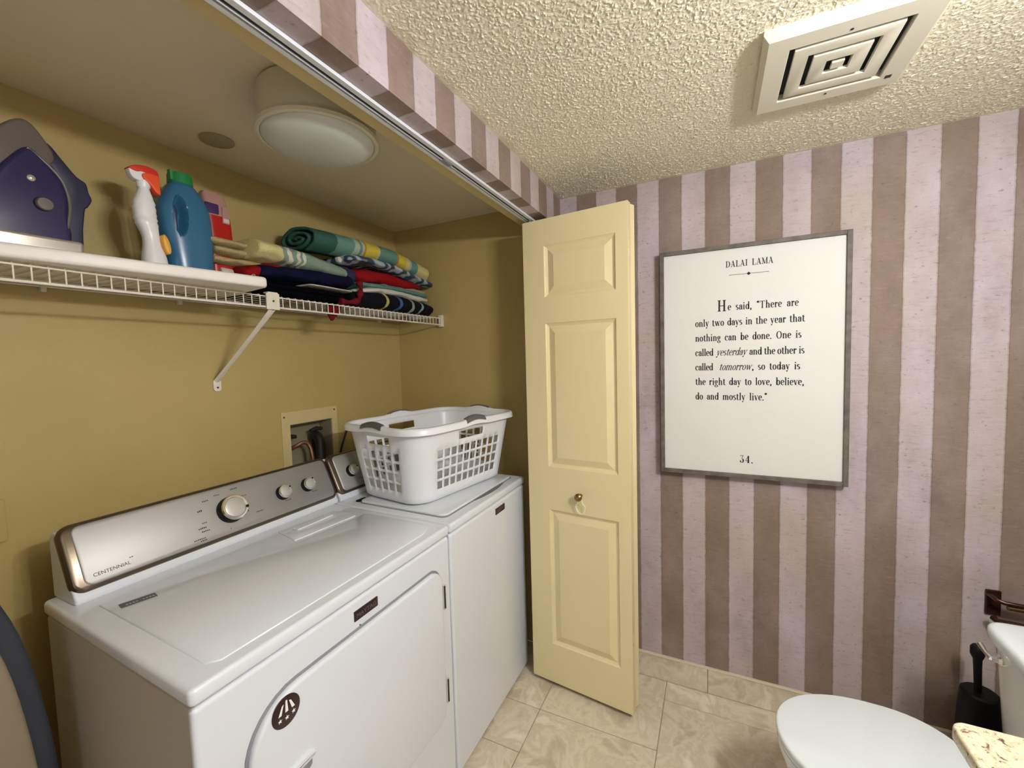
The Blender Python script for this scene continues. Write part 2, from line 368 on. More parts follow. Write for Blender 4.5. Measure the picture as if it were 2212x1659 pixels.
# tiled baseboard
bb=struct('baseboard_right',bx(-.008,0,YR,0,.001,.111),'grout','beige tile baseboard under the striped wall')
ys=[-.02,-.62,-1.22,-1.6]
for a,b in zip(ys,ys[1:]):
    bm=bx(-.013,-.002,b+.001,a-.001,.002,.108); obj('tile',bm,'tile',bb,bevel=.001,seg=1)
obj('edge_strip',bx(-.015,0,YR,0,.107,.113),'base_edge',bb,bevel=.002)
# ---------------------------------------------------------------- door track under the header
t=thing('door_track','white metal sliding door track screwed under the closet header','track',(-1.2,.073,2.03))
bm=bmn(); box(bm,-2.4,-.03,.052,.094,2.040,2.0445); obj('track_plate',bm,'whitem',t,bevel=.0005)
for y0,y1,z in ((.052,.0655,2.0365),(.0745,.0775,2.0365),(.0835,.094,2.0370)):
    obj('rail',bx(-2.4,-.03,y0,y1,z,2.041),'whitem',t,bevel=.0008)
obj('track_slot_shade',bx(-2.4,-.03,.0658,.0742,2.0394,2.0399),'gap',t)  # dark strip coloured as the shade inside the slot
obj('track_slot_shade',bx(-2.4,-.03,.0778,.0832,2.0394,2.0399),'seam',t)  # grey strip, painted shade of the second slot
obj('joint_plate',bx(-.845,-.80,.0665,.0835,2.0350,2.0375),'seam',t,bevel=.001)
# ---------------------------------------------------------------- closet lamp, ceiling disc
LC=(-1.042,.343,0)
t=thing('ceiling_lamp','round white flush ceiling lamp, unlit, behind the closet header','lamp',(LC[0],LC[1],2.04))
bm=bmn(); lathe(bm,[(.138,2.1799),(.147,2.174),(.150,2.16),(.151,2.10),(.150,2.078)],LC,n=64); obj('drum',bm,'drum',t)
bm=bmn(); lathe(bm,[(.149,2.082),(.155,2.080),(.158,2.073),(.156,2.065),(.150,2.062),(.145,2.064),(.143,2.071)],LC,n=64); obj('rim',bm,'drum',t)
bm=bmn(); lathe(bm,[(.1445,2.072),(.1435,2.064),(.137,2.056),(.118,2.047),(.09,2.0405),(.05,2.037),(.01,2.036)],LC,n=64); obj('diffuser',bm,'lens',t)
bm=bmn(); lathe(bm,[(.048,2.1799),(.048,2.175),(.045,2.1735),(.002,2.1735)],(-1.045,.80,0),n=40)
tag(obj('blank_cover_plate',bm,'plate_dim'),'small round blank cover on the closet ceiling above the bottles','cover plate')
# ---------------------------------------------------------------- ceiling vent
VX,VY,VZ=-.575,-.918,2.152
t=thing('ceiling_vent','square cream plastic exhaust vent grille with nested rings on the ceiling','vent',(VX,VY,VZ))
def sq(bm,prof):
    rings(bm,[[(VX-r,VY-r,z),(VX+r,VY-r,z),(VX+r,VY+r,z),(VX-r,VY+r,z)] for r,z in prof],False,False)
bm=bmn(); sq(bm,[(.170,2.179),(.172,2.166),(.160,2.153),(.1155,2.152),(.114,2.1535),(.114,2.161),(.119,2.176)]); obj('frame',bm,'vent',t)
for ro,ri in ((.101,.070),(.057,.026)):
    bm=bmn(); sq(bm,[(ro-.003,2.1600),(ro+.0005,2.1595),(ro,2.153),(ro-.002,2.1522),(ri+.002,2.1522),(ri,2.153),(ri-.001,2.160),(ro-.003,2.1600)]); obj('louver',bm,'vent',t)
obj('louver',bx(VX-.013,VX+.013,VY-.013,VY+.013,2.152,2.159),'vent',t,bevel=.001)
for sx in (-1,1):
    obj('support_bar',bx(VX-.115,VX+.115,VY+sx*.03-.004,VY+sx*.03+.004,2.170,2.1735),'gap',t)
obj('vent_shade_sheet',bx(VX-.118,VX+.118,VY-.118,VY+.118,2.1738,2.1765),'gap',t)  # black sheet added for the shade seen between the louvers
for x,y in ((-.703,-.918),(-.446,-.919)):
    bm=bmn(); lathe(bm,[(.0035,2.1535),(.0032,2.1512),(.001,2.1510)],(x,y,0),n=12); obj('screw',bm,'gap',t)
obj('switch_slot',bx(-.463,-.449,-1.057,-1.043,2.1515,2.1535),'badge',t,bevel=.001)
# ---------------------------------------------------------------- wire shelf
t=thing('wire_shelf','long white vinyl coated wire shelf along the closet back wall','shelf',(-1.15,.83,1.64))
XS0,XS1=-2.30,-.012; YF=.679
bm=bmn(); z0,z1=1.6425,1.6815
tube(bm,[(0,YB-.012,z1),(0,.80,z1),(0,YF+.004,z1),(0,YF,z1-.003),(0,YF,z0)],.0016,6); first=None
x=-.829; xs=[]
k=-60
while -.829+.0267*k<XS1: 
    xx=-.829+.0267*k; k+=1
    if xx>XS0: xs.append(xx)
for i,xx in enumerate(xs):
    if first is None:
        bmesh.ops.translate(bm,verts=bm.verts,vec=(xx,0,0)); first=obj('wire',bm,'wire',t); x_f=xx
    else:
        o=first.copy(); COL.objects.link(o); o.parent=t; o.location=(xx-x_f,0,0)
for y,z,r in ((YF-.002,z0,.0032),(YF-.001,z1-.0045,.0022),(.88,z1-.004,.0026),(YB-.012,z1-.004,.003)):
    bm=bmn(); tube(bm,[(XS0,y,z),(XS1,y,z)],r,8); obj('rail',bm,'wire',t)
obj('end_bracket',bx(-.022,-.0005,YF-.012,YF+.012,1.632,1.694),'plastic_w',t,bevel=.003)
for xx in (-1.75,-1.42,-1.10,-.78,-.46,-.16):
    obj('wall_clip',bx(xx-.006,xx+.006,YB-.016,YB-.0002,1.662,1.690),'plastic_w',t,bevel=.002)
def bracket(x,label):
    t=thing('shelf_bracket',label,'bracket',(x,.83,1.38),group='shelf brackets')
    obj('clip',bx(x-.023,x+.023,YF-.012,YF-.0055,1.634,1.688),'plastic_w',t,bevel=.002)
    obj('clip_tab',bx(x-.017,x+.017,YF-.012,YF+.012,1.687,1.6915),'plastic_w',t,bevel=.001)
    bm=bmn(); lathe(bm,[(.0035,0),(.0033,-.0012),(.001,-.0013)],(x,YF-.0122,1.662),'y',12); obj('screw',bm,'gap',t)
    bm=bmn(); a=Vector((x,YF-.006,1.636)); b=Vector((x-.018,YB-.004,1.402)); w0=Vector((.0125,0,0)); d=(b-a).normalized(); nn=d.cross(Vector((1,0,0))).normalized()*.0015
    R=[]
    for s in range(9):
        q=a.lerp(b,s/8); ww=w0*(1-.35*math.sin(PI*s/8)); dep=Vector((0,0,-.004))
        R.append([q-ww,q-ww*.4+dep,q+ww*.4+dep,q+ww,q+ww*.4+dep+nn*2,q-ww*.4+dep+nn*2])
    rings(bm,R); obj('brace',bm,'wire',t)
    bm=bmn(); puff(bm,rrect(x-.031,x-.005,1.362,1.408,.011),'y',YB-.0025,.0022,.001,2); obj('wall_foot',bm,'wire',t)
    bm=bmn(); lathe(bm,[(.0035,0),(.0033,-.0015),(.001,-.0016)],(x-.018,YB-.0048,1.376),'y',12); obj('screw',bm,'gap',t)
bracket(-.978,'white metal shelf bracket sloping down to the wall between the bottles and towels')
# ---------------------------------------------------------------- shelf board and what stands on it
BT=1.7160
bt=1.6850; th=math.radians(-9.5)
bm=bmn(); puff(bm,rrect(-.66,0,0,.29,.018,5),'z',(BT-bt)/2,(BT-bt)/2,.008,3)
for v in bm.verts: c=v.co.copy(); v.co=(-1.060+c.x*math.cos(th)-c.y*math.sin(th),.567+c.x*math.sin(th)+c.y*math.cos(th),c.z+bt)
o=tag(obj('shelf_board',bm,'board'),'white laminate board lying on the left part of the wire shelf','board'); center_origin(o)
# iron
t=thing('clothes_iron','deep purple steam iron standing on its silver heel at the left end of the shelf','iron',(-1.49,.80,BT))
dz=BT-1.722
def pj(p,k): return [(-1.9114+(a+1.9114)*k,1.4495+(b-1.4495)*k) for a,b in p]
def sh(p): return [(a-.003,b) for a,b in pj(p,1.012)]
bm=bmn(); puff(bm,spline(sh([(-1.615,1.745),(-1.612,1.83),(-1.59,1.90),(-1.545,1.965),(-1.505,2.012),(-1.480,2.020),(-1.458,1.995),(-1.440,1.955),(-1.455,1.925),(-1.49,1.90),(-1.52,1.85),(-1.53,1.75)]),4),'y',.812,.036,.007); obj('soleplate_shell',bm,'iron_grey',t)
bm=bmn(); puff(bm,spline(sh([(-1.592,1.745),(-1.58,1.80),(-1.555,1.862),(-1.52,1.92),(-1.488,1.957),(-1.462,1.935),(-1.437,1.90),(-1.428,1.86),(-1.430,1.82),(-1.440,1.745)]),4),'y',.812,.052,.010,5); obj('body',bm,'iron_purple',t)
bm=bmn(); puff(bm,spline(sh([(-1.462,1.975),(-1.448,1.985),(-1.425,1.955),(-1.402,1.925),(-1.386,1.915),(-1.382,1.893),(-1.377,1.876),(-1.386,1.856),(-1.391,1.85),(-1.398,1.80),(-1.404,1.745),(-1.440,1.745),(-1.430,1.80),(-1.424,1.86),(-1.432,1.91),(-1.455,1.945)]),3),'y',.812,.030,.004); obj('handle',bm,'iron_navy',t)
bm=bmn(); tube(bm,[(a,.764,b) for a,b in spline(pj([(-1.485,1.962),(-1.455,1.938),(-1.430,1.905),(-1.421,1.86),(-1.424,1.82),(-1.434,1.77),(-1.440,1.735)],.995),5,False)],.0036,8); obj('trim_line',bm,'iron_trim',t)
bm=bmn(); puff(bm,rrect(-1.60,-1.405,BT,BT+.050,.008),'y',.812,.055,.008); obj('heel',bm,'silver',t)
bm=bmn(); lathe(bm,[(.0075,0),(.007,-.005),(.004,-.007),(.0005,-.0075)],(-1.486,.764,1.892),'y',16); obj('button',bm,'silver',t)
bm=bmn(); lathe(bm,[(.024,.004),(.022,-.003),(.016,-.004),(.014,-.010),(.0005,-.011)],(-1.471,.764,1.838),'y',24); obj('steam_dial',bm,'gap',t)
bm=bmn(); lathe(bm,[(.015,0),(.013,-.003),(.0005,-.0035)],(-1.469,.7535,1.838),'y',24); obj('dial_face',bm,'iron_grey',t)
bm=bmn(); lathe(bm,[(.017,0),(.016,-.010),(.012,-.014),(.0005,-.015)],(-1.394,.80,1.877),(.3,-1,0),20); obj('thumb_dial',bm,'iron_grey',t)
# spray bottle
t=thing('spray_bottle','white trigger spray bottle with orange-red head beside the blue bottle','bottle',(-1.268,.765,BT))
lv=interp([(BT,-1.266,.765,.026,.024),(BT+.004,-1.266,.765,.030,.028),(1.76,-1.268,.765,.027,.026),(1.79,-1.271,.765,.020,.020),(1.815,-1.273,.765,.019,.019),(1.845,-1.280,.765,.024,.022),(1.87,-1.283,.765,.0255,.023),(1.90,-1.283,.765,.024,.021),(1.92,-1.282,.765,.018,.018),(1.935,-1.281,.765,.013,.013),(1.945,-1.281,.765,.012,.012)],4)
def ribs(q):
    if 1.84<q.z<1.915: s=1+.05*math.sin((q.z-1.84)*2*PI/.0145); q=Vector((-1.282+(q.x+1.282)*s,.765+(q.y-.765)*s,q.z))
    return q
bm=bmn(); loft(bm,lv,2.3,40,ribs); obj('bottle_body',bm,'spraywhite',t)
bm=bmn(); lathe(bm,[(.014,1.940),(.0155,1.945),(.0155,1.958),(.012,1.962)],(-1.281,.765,0),n=20); obj('collar',bm,'spraywhite',t)
bm=bmn(); puff(bm,spline([(-1.300,1.955),(-1.262,1.955),(-1.262,1.975),(-1.28,1.985),(-1.312,1.985),(-1.313,1.967)],3),'y',.765,.012,.003); obj('spray_head',bm,'spraywhite',t)
bm=bmn(); puff(bm,spline([(-1.316,1.980),(-1.300,1.992),(-1.275,1.997),(-1.252,1.992),(-1.248,1.975),(-1.262,1.972),(-1.285,1.979),(-1.30,1.975)],4),'y',.765,.013,.0018); obj('head_shroud',bm,'red_cap',t)
bm=bmn(); puff(bm,spline([(-1.285,1.975),(-1.252,1.978),(-1.250,1.955),(-1.249,1.930),(-1.258,1.932),(-1.272,1.950),(-1.286,1.962)],4),'y',.762,.0145,.002); obj('trigger',bm,'orange',t)
bm=bmn(); puff(bm,spline([(-1.250,1.82),(-1.240,1.80),(-1.238,1.775),(-1.247,1.77),(-1.255,1.79),(-1.257,1.815)],4),'y',.748,.012,.004); obj('label_patch',bm,'yellow',t)
for o in list(t.children): o.data.transform(Matrix.Diagonal((1.0,1,1.018,1)))
t.location.x+=.011
# blue bottle
t=thing('detergent_bottle','tall blue plastic bottle with green cap and moulded side handle','bottle',(-1.18,.80,BT))
lv=interp([(BT,-1.150,.80,.050,.036),(BT+.005,-1.150,.80,.057,.042),(1.76,-1.152,.80,.062,.045),(1.82,-1.155,.80,.067,.046),(1.875,-1.158,.80,.071,.046),(1.92,-1.160,.80,.069,.045),(1.955,-1.160,.80,.056,.042),(1.982,-1.161,.80,.040,.035),(1.995,-1.161,.80,.030,.028),(2.004,-1.161,.80,.026,.026)],13)
def recess(q):
    if q.y<.80:
        e=((q.x+1.187)/.018)**2+((q.z-1.895)/.060)**2
        if e<1: q=Vector((q.x,q.y+.034*min(1,(1-e)*1.5),q.z))
    return q
bm=bmn(); loft(bm,lv,2.6,200,recess); obj('bottle_body',bm,'blue',t)
bm=bmn(); puff(bm,spline([(-1.192,1.945),(-1.178,1.945),(-1.176,1.89),(-1.181,1.850),(-1.188,1.850),(-1.195,1.89)],4),'y',.793,.004,.003,2); obj('handle_slot_shade',bm,'blue_dark',t)  # darker patch paints the shade inside the recess
bm=bmn(); lathe(bm,[(.0295,1.994),(.032,1.997),(.031,2.020),(.029,2.026),(.018,2.028),(.001,2.028)],(-1.161,.80,0),n=28); obj('cap',bm,'green',t)
bm=bmn(); puff(bm,[(-1.194,2.000),(-1.180,2.000),(-1.182,2.024),(-1.195,2.028)],'y',.79,.008,.002,2); obj('pour_tab',bm,'green',t)
# red bottle
t=thing('red_bottle','flat red bottle with clear pink shoulder behind the blue bottle','bottle',(-1.065,.82,BT))
lv=[(BT,-1.066,.82,.034,.022),(BT+.004,-1.066,.82,.037,.025),(1.80,-1.067,.82,.037,.025),(1.90,-1.072,.82,.037,.025),(1.925,-1.074,.82,.037,.025)]
bm=bmn(); loft(bm,lv,5,40); obj('bottle_body',bm,'redliq',t)
bm=bmn(); loft(bm,[(1.9252,-1.074,.82,.037,.025),(1.96,-1.080,.82,.037,.024),(1.985,-1.084,.82,.035,.021),(1.995,-1.085,.82,.028,.016)],4,40); obj('shoulder',bm,'pinkclear',t)
bm=bmn(); puff(bm,rrect(-1.118,-1.078,1.928,1.958,.003),'y',.7945,.0022,.001,2); obj('front_label',bm,'purplelab',t)
bm=bmn(); puff(bm,rrect(-1.068,-1.046,1.905,1.955,.003),'y',.7935,.002,.001,2); obj('side_label',bm,'pinkclear',t)
bm=bmn(); puff(bm,rrect(-1.066,-1.048,1.908,1.920,.003),'y',.7915,.0015,.0007,2); obj('label_tag',bm,'mint',t)
t.location.x+=.020
for o in list(t.children): o.data.transform(Matrix.Diagonal((1.0,1,1.05,1)))
# ---------------------------------------------------------------- folded cloth
def cloth(name,x0,x1,y0,y1,z0,z1,m,label,layers=2,seed=1,bend=None,amp=.004,p=3.2,q=8,parent=None,nx=56,na=64,group=None,taper=None,cat='towel'):
    """a folded cloth: rounded cross-section swept along x, front grooved where the folds meet"""
    bm=bmn(); R=[]; cy=(y0+y1)/2; hy=(y1-y0)/2; cz=(z0+z1)/2; hz=(z1-z0)/2
    for i in range(nx+1):
        tt=-math.cos(PI*i/nx); x=(x0+x1)/2+(x1-x0)/2*tt; s=max(.02,(1-abs(tt)**q))**(1/q) if abs(tt)<1 else .02
        tz=taper(x) if taper else 1
        ring=[]
        for k in range(na):
            a,b=sel(2*PI*k/na,p); g=1
            if layers>1:
                ph=(b+1)/2*layers; d=abs(ph-round(ph)); 
                if 0<round(ph)<layers: g=1-.11*max(0,1-d/.16)
            yy=cy+hy*a*g*(.6+.4*s); zz=cz+hz*b*s*tz - hz*(1-tz)
            n=noise.noise((x*11+seed*7.1,yy*13,zz*17+seed))*amp*2+noise.noise((x*34,yy*34,zz*40+seed*3))*amp*.8
            z2=zz+n+(bend(x) if bend else 0)
            ring.append((x+noise.noise((yy*20,zz*30,seed))*amp*1.4,yy+n*1.2,z2))
        R.append(ring)
    rings(bm,R); o=obj(name,bm,m,parent,sharp=80)
    if parent is None: tag(o,label,cat,group); center_origin(o)
    return o
G1='folded cloths in the left stack'; G2='folded towels in the right stack'
cloth('folded_cloth',-1.00,-.59,.705,.945,1.688,1.742,'black_cloth','black cloth at the bottom of the left towel stack on the wire shelf',2,1,group=G1,cat='cloth')
cloth('folded_cloth',-.80,-.592,.703,.93,1.742,1.752,'white_cloth','thin white cloth edge between the black and navy cloths',1,14,group=G1,amp=.001,cat='cloth')
cloth('folded_cloth',-.985,-.585,.70,.94,1.750,1.806,'navy','navy blue folded cloth in the middle of the left stack',1,2,bend=lambda x:.012*(x+.8)/.2,group=G1,cat='cloth')
cloth('folded_cloth',-1.03,-.80,.715,.93,1.762,1.806,'red_cloth','dark red folded cloth showing at the left end of the left stack',1,3,bend=lambda x:-.03*max(0,(-.93-x)/.1),group=G1,cat='cloth')
cloth('folded_cloth',-1.065,-.985,.78,.93,1.742,1.775,'cream_cloth','small cream folded towel at the left end behind the red bottle',1,9,group=G1)
for i,(z,d) in enumerate(((1.782,.0),(1.812,.008),(1.838,-.006))):
    cloth('folded_cloth',-1.10+d,-.90,.76,.93,z-.003,z+.027,'tan_cloth','tan folded towel, %s of the three beside the red bottle'%('lowest','middle','topmost')[i],1,10+i,amp=.003,group=G1,q=16,p=2.4)
cloth('folded_towel',-.996,-.625,.692,.90,1.798,1.866,'patch_towel','pale yellow and sage green folded towel on top of the left stack',1,4,bend=lambda x:.004-.010*((x+.85)/.2) ,taper=lambda x:1-.30*max(0,(x+.80)/.18),group=G1,p=2.6,q=14)
bm=bmn(); tube(bm,[(-.9965+.0035*math.sin(a),.716+.022*math.cos(a)*.6,1.832+.028*math.sin(a)) for a in [i*2*PI/20 for i in range(19)]],.006,8)
cloth('folded_cloth',-.640,-.545,.715,.93,1.762,1.862,'purple_cloth','purple navy bundled cloth between the two towel stacks',1,5,amp=.006,p=2.4,q=3,group=G1,cat='cloth')
# maroon cloth that hangs between stacks and through the wires
bm=bmn(); path=spline([(-.567,.702,1.792),(-.560,.694,1.765),(-.572,.692,1.735),(-.580,.693,1.712),(-.62,.694,1.700),(-.67,.70,1.697)],6,False)
tube(bm,path,[.011+.004*math.sin(i*.7) for i in range(len(path))],10)
o=tag(obj('maroon_cloth',bm,'maroon',sharp=80),'maroon cloth end dangling between the stacks onto the wires','cloth',G1); center_origin(o)
bm=bmn(); loft(bm,interp([(1.618,-.715,.70,.004,.004),(1.635,-.712,.70,.018,.010),(1.655,-.706,.70,.030,.012),(1.6795,-.700,.70,.034,.013)],4),2.2,24)
o=tag(obj('hanging_cloth',bm,'maroon',sharp=80),'maroon cloth corner drooping below the wire shelf','cloth',G1); center_origin(o)
# right stack
cloth('folded_towel',-.585,-.018,.695,.94,1.688,1.774,'stripe_black','black towel with coloured stripes at the bottom of the right stack',1,6,bend=lambda x:-.008*max(0,(x+.35)/.3),p=2.3,q=4.5,group=G2)
cloth('folded_towel',-.560,-.048,.71,.94,1.762,1.792,'white_cloth','white towel lying over the black striped towel',1,7,bend=lambda x:-.024*max(0,(-.43-x)/.13)-.012*max(0,(x+.3)/.3),amp=.005,group=G2,q=6)
cloth('folded_towel',-.556,-.065,.715,.94,1.782,1.810,'teal_cloth','thin teal towel under the red cloth',1,8,bend=lambda x:-.012*max(0,(-.43-x)/.13),group=G2)
cloth('folded_towel',-.40,-.068,.722,.93,1.796,1.828,'beige_cloth','beige folded towel showing at the right under the red cloth',1,18,group=G2,bend=lambda x:-.006)
cloth('folded_towel',-.556,-.12,.708,.94,1.806,1.868,'red_cloth','dark red folded cloth in the middle of the right stack',1,9,group=G2,cat='cloth',bend=lambda x:-.010*max(0,(-.4-x)/.15),q=5,taper=lambda x:1-.35*max(0,(x+.35)/.25))
cloth('folded_towel',-.600,-.030,.698,.935,1.866,1.900,'wave','blue and white wavy patterned cloth under the top towel',1,12,bend=lambda x:.012*math.sin((x+.6)*9)-.016*max(0,(x+.25)/.2),amp=.006,group=G2,cat='cloth')
# top towel: a flattened roll, its spiral end showing at the left
def roll(x0,x1,yc,zc,ry,rz,turns,th,m,label,name='rolled_towel'):
    bm=bmn(); N=int(turns*44); R=[]; nx=40
    prof=[]
    for i in range(N+1):
        a=2*PI*i/44+PI*.2; f=1-(1-i/N)*.82; prof.append((math.cos(a)*ry*f,math.sin(a)*rz*f))
    for j in range(nx+1):
        x=x0+(x1-x0)*j/nx; e=min(1,((x1-x)/.05+.25)); e=1 if e>1 else e**.4
        b=-.030*max(0,(x+.30)/.3)+.014*math.sin((x-x0)/(x1-x0)*PI)
        ring=[]
        for i,(a,c) in enumerate(prof):
            n=noise.noise((x*9,a*20,c*20))*.004; sk=(i/N)*.0
            ring.append((x+noise.noise((a*30,c*30,5))*.006-(.05 if a>0 else 0)*0,yc+a*e+n-.5*0,zc+c*e+b+n))
        R.append(ring)
    rings(bm,R,closed=False); o=obj(name,bm,m,sharp=80,solid=th); tag(o,label,'towel',G2); center_origin(o); return o
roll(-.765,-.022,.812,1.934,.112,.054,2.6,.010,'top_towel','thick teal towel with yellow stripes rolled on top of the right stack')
bm=bmn(); puff(bm,spline([(-.667,1.872),(-.655,1.876),(-.645,1.868),(-.648,1.856),(-.66,1.855)],3),'y',.712,.010,.004,2)
o=tag(obj('white_clip',bm,'white_cloth'),'small white cloth tuft under the green towel end','cloth'); center_origin(o)
bm=bmn(); tube(bm,[(-1.018+.006*math.cos(a),.700,1.738+.008*math.sin(a)) for a in [PI*.2+i*PI*1.3/10 for i in range(11)]],.0018,6)
o=tag(obj('small_hook',bm,'silver'),'small curled silver hook beside the end of the white board','hook'); center_origin(o)
# ---------------------------------------------------------------- laundry valve box
t=thing('laundry_valve_box','recessed cream laundry valve box in the wall above the machines','valve box',(-.61,YB,1.0))
bm=bmn()
for a in ((-.757,bx_[0],.95,1.252),(bx_[1],-.470,.95,1.252),(bx_[0],bx_[1],bx_[3],1.252),(bx_[0],bx_[1],.95,bx_[2])): box(bm,a[0],a[1],YB-.004,YB-.0002,a[2],a[3])
obj('flange',bm,'tan_trim',t)
bm=bmn(); x0,x1,z0b,z1b=bx_
for a in ((x0+.0002,x0+.003,YB,YB+.085,z0b,z1b),(x1-.003,x1-.0002,YB,YB+.085,z0b,z1b),(x0,x1,YB,YB+.085,z1b-.003,z1b),(x0,x1,YB,YB+.085,z0b,z0b+.003),(x0,x1,YB+.080,YB+.084,z0b,z1b)): box(bm,*a)
obj('recess',bm,'boxin',t)
for x,z in ((-.744,1.232),(-.486,1.236)):
    bm=bmn(); lathe(bm,[(.004,0),(.0035,-.002),(.0005,-.0025)],(x,YB-.004,z),'y',12); obj('screw',bm,'brass',t)
for x,z in ((-.700,1.135),(-.565,1.150)):
    bm=bmn(); tube(bm,[(x,YB+.045,1.003),(x,YB+.045,z-.03)],.012,10); v=obj('valve',bm,'bronze',t)
    bm=bmn(); tube(bm,[(x,YB+.045,z-.03),(x,YB+.043,z)],.005,8); tube(bm,[(x-.030,YB+.028,z+.000),(x,YB+.030,z+.006),(x+.030,YB+.028,z+.002)],[.008,.0105,.008],8); obj('valve_handle',bm,'hose',v)
bm=bmn(); tube(bm,spline([(-.695,YB+.04,1.085),(-.672,YB+.02,1.098),(-.65,YB+.012,1.107),(-.633,YB+.006,1.102),(-.624,YB-.002,1.08),(-.622,YB-.010,1.04),(-.622,YB-.014,.99)],5,False),.0085,10)
h=tag(obj('supply_hose',bm,'copper'),'copper-brown hose bending out of the valve box behind the dryer','hose'); center_origin(h)
bm=bmn(); tube(bm,spline([(-.565,YB+.045,1.12),(-.57,YB+.02,1.125),(-.575,YB-.004,1.10),(-.580,YB-.012,1.05),(-.585,YB-.015,.99)],5,False),.021,12)
h=tag(obj('drain_hose',bm,'hose'),'thick black hose hanging from the right side of the valve box','hose'); center_origin(h)
bm=bmn(); tube(bm,spline([(-.485,YB-.02,1.00),(-.47,YB-.022,1.05),(-.445,YB-.02,1.10),(-.425,YB-.015,1.13)],5,False),.005,8)
h=tag(obj('power_cord',bm,'hose'),'thin black cord on the wall between valve box and laundry basket','cord'); center_origin(h)
# outlet plate
t=thing('wall_outlet','tan wall plate at the far left of the closet back wall','outlet',(-1.56,YB,1.03))
bm=bmn(); puff(bm,rrect(-1.60,-1.522,1.024,1.133,.006),'y',YB-.003,.0028,.002,2); obj('cover_plate',bm,'tan',t)
for z in (1.055,1.10):
    bm=bmn(); puff(bm,rrect(-1.576,-1.542,z-.013,z+.013,.008),'y',YB-.006,.002,.001,2); obj('socket',bm,'tan',t)
# ---------------------------------------------------------------- dryer and washer
YFt=.153; ZT=.905; SK=.030
def shear(o):
    for v in o.data.vertices:
        wy=v.co.y+(o.parent.location.y if o.parent else 0)
        v.co.x+=SK*(wy-YFt)
# generic sans lettering from the built-in face, returned as flat bmesh in (u,v)
def letters(txt,h,width=None,thick=.0006):
    cu=D.curves.new('t','FONT'); cu.body=txt; cu.size=h/.70; cu.extrude=thick; cu.resolution_u=3; o=D.objects.new('t',cu); COL.objects.link(o)
    bpy.context.view_layer.update(); me=D.meshes.new_from_object(o.evaluated_get(bpy.context.evaluated_depsgraph_get()))
    bm=bmn(); bm.from_mesh(me); D.objects.remove(o); D.curves.remove(cu); D.meshes.remove(me)
    xs=[v.co.x for v in bm.verts]; w0=max(xs)-min(xs); m0=min(xs)
    for v in bm.verts: v.co.x=(v.co.x-m0)*((width/w0) if width else 1)
    return bm
def place(bm,o,ux,uy,uz):
    ux,uy,uz=Vector(ux).normalized(),Vector(uy).normalized(),Vector(uz).normalized(); o=Vector(o)
    for v in bm.verts: c=v.co.copy(); v.co=o+ux*c.x+uy*c.y+uz*c.z
    return bm
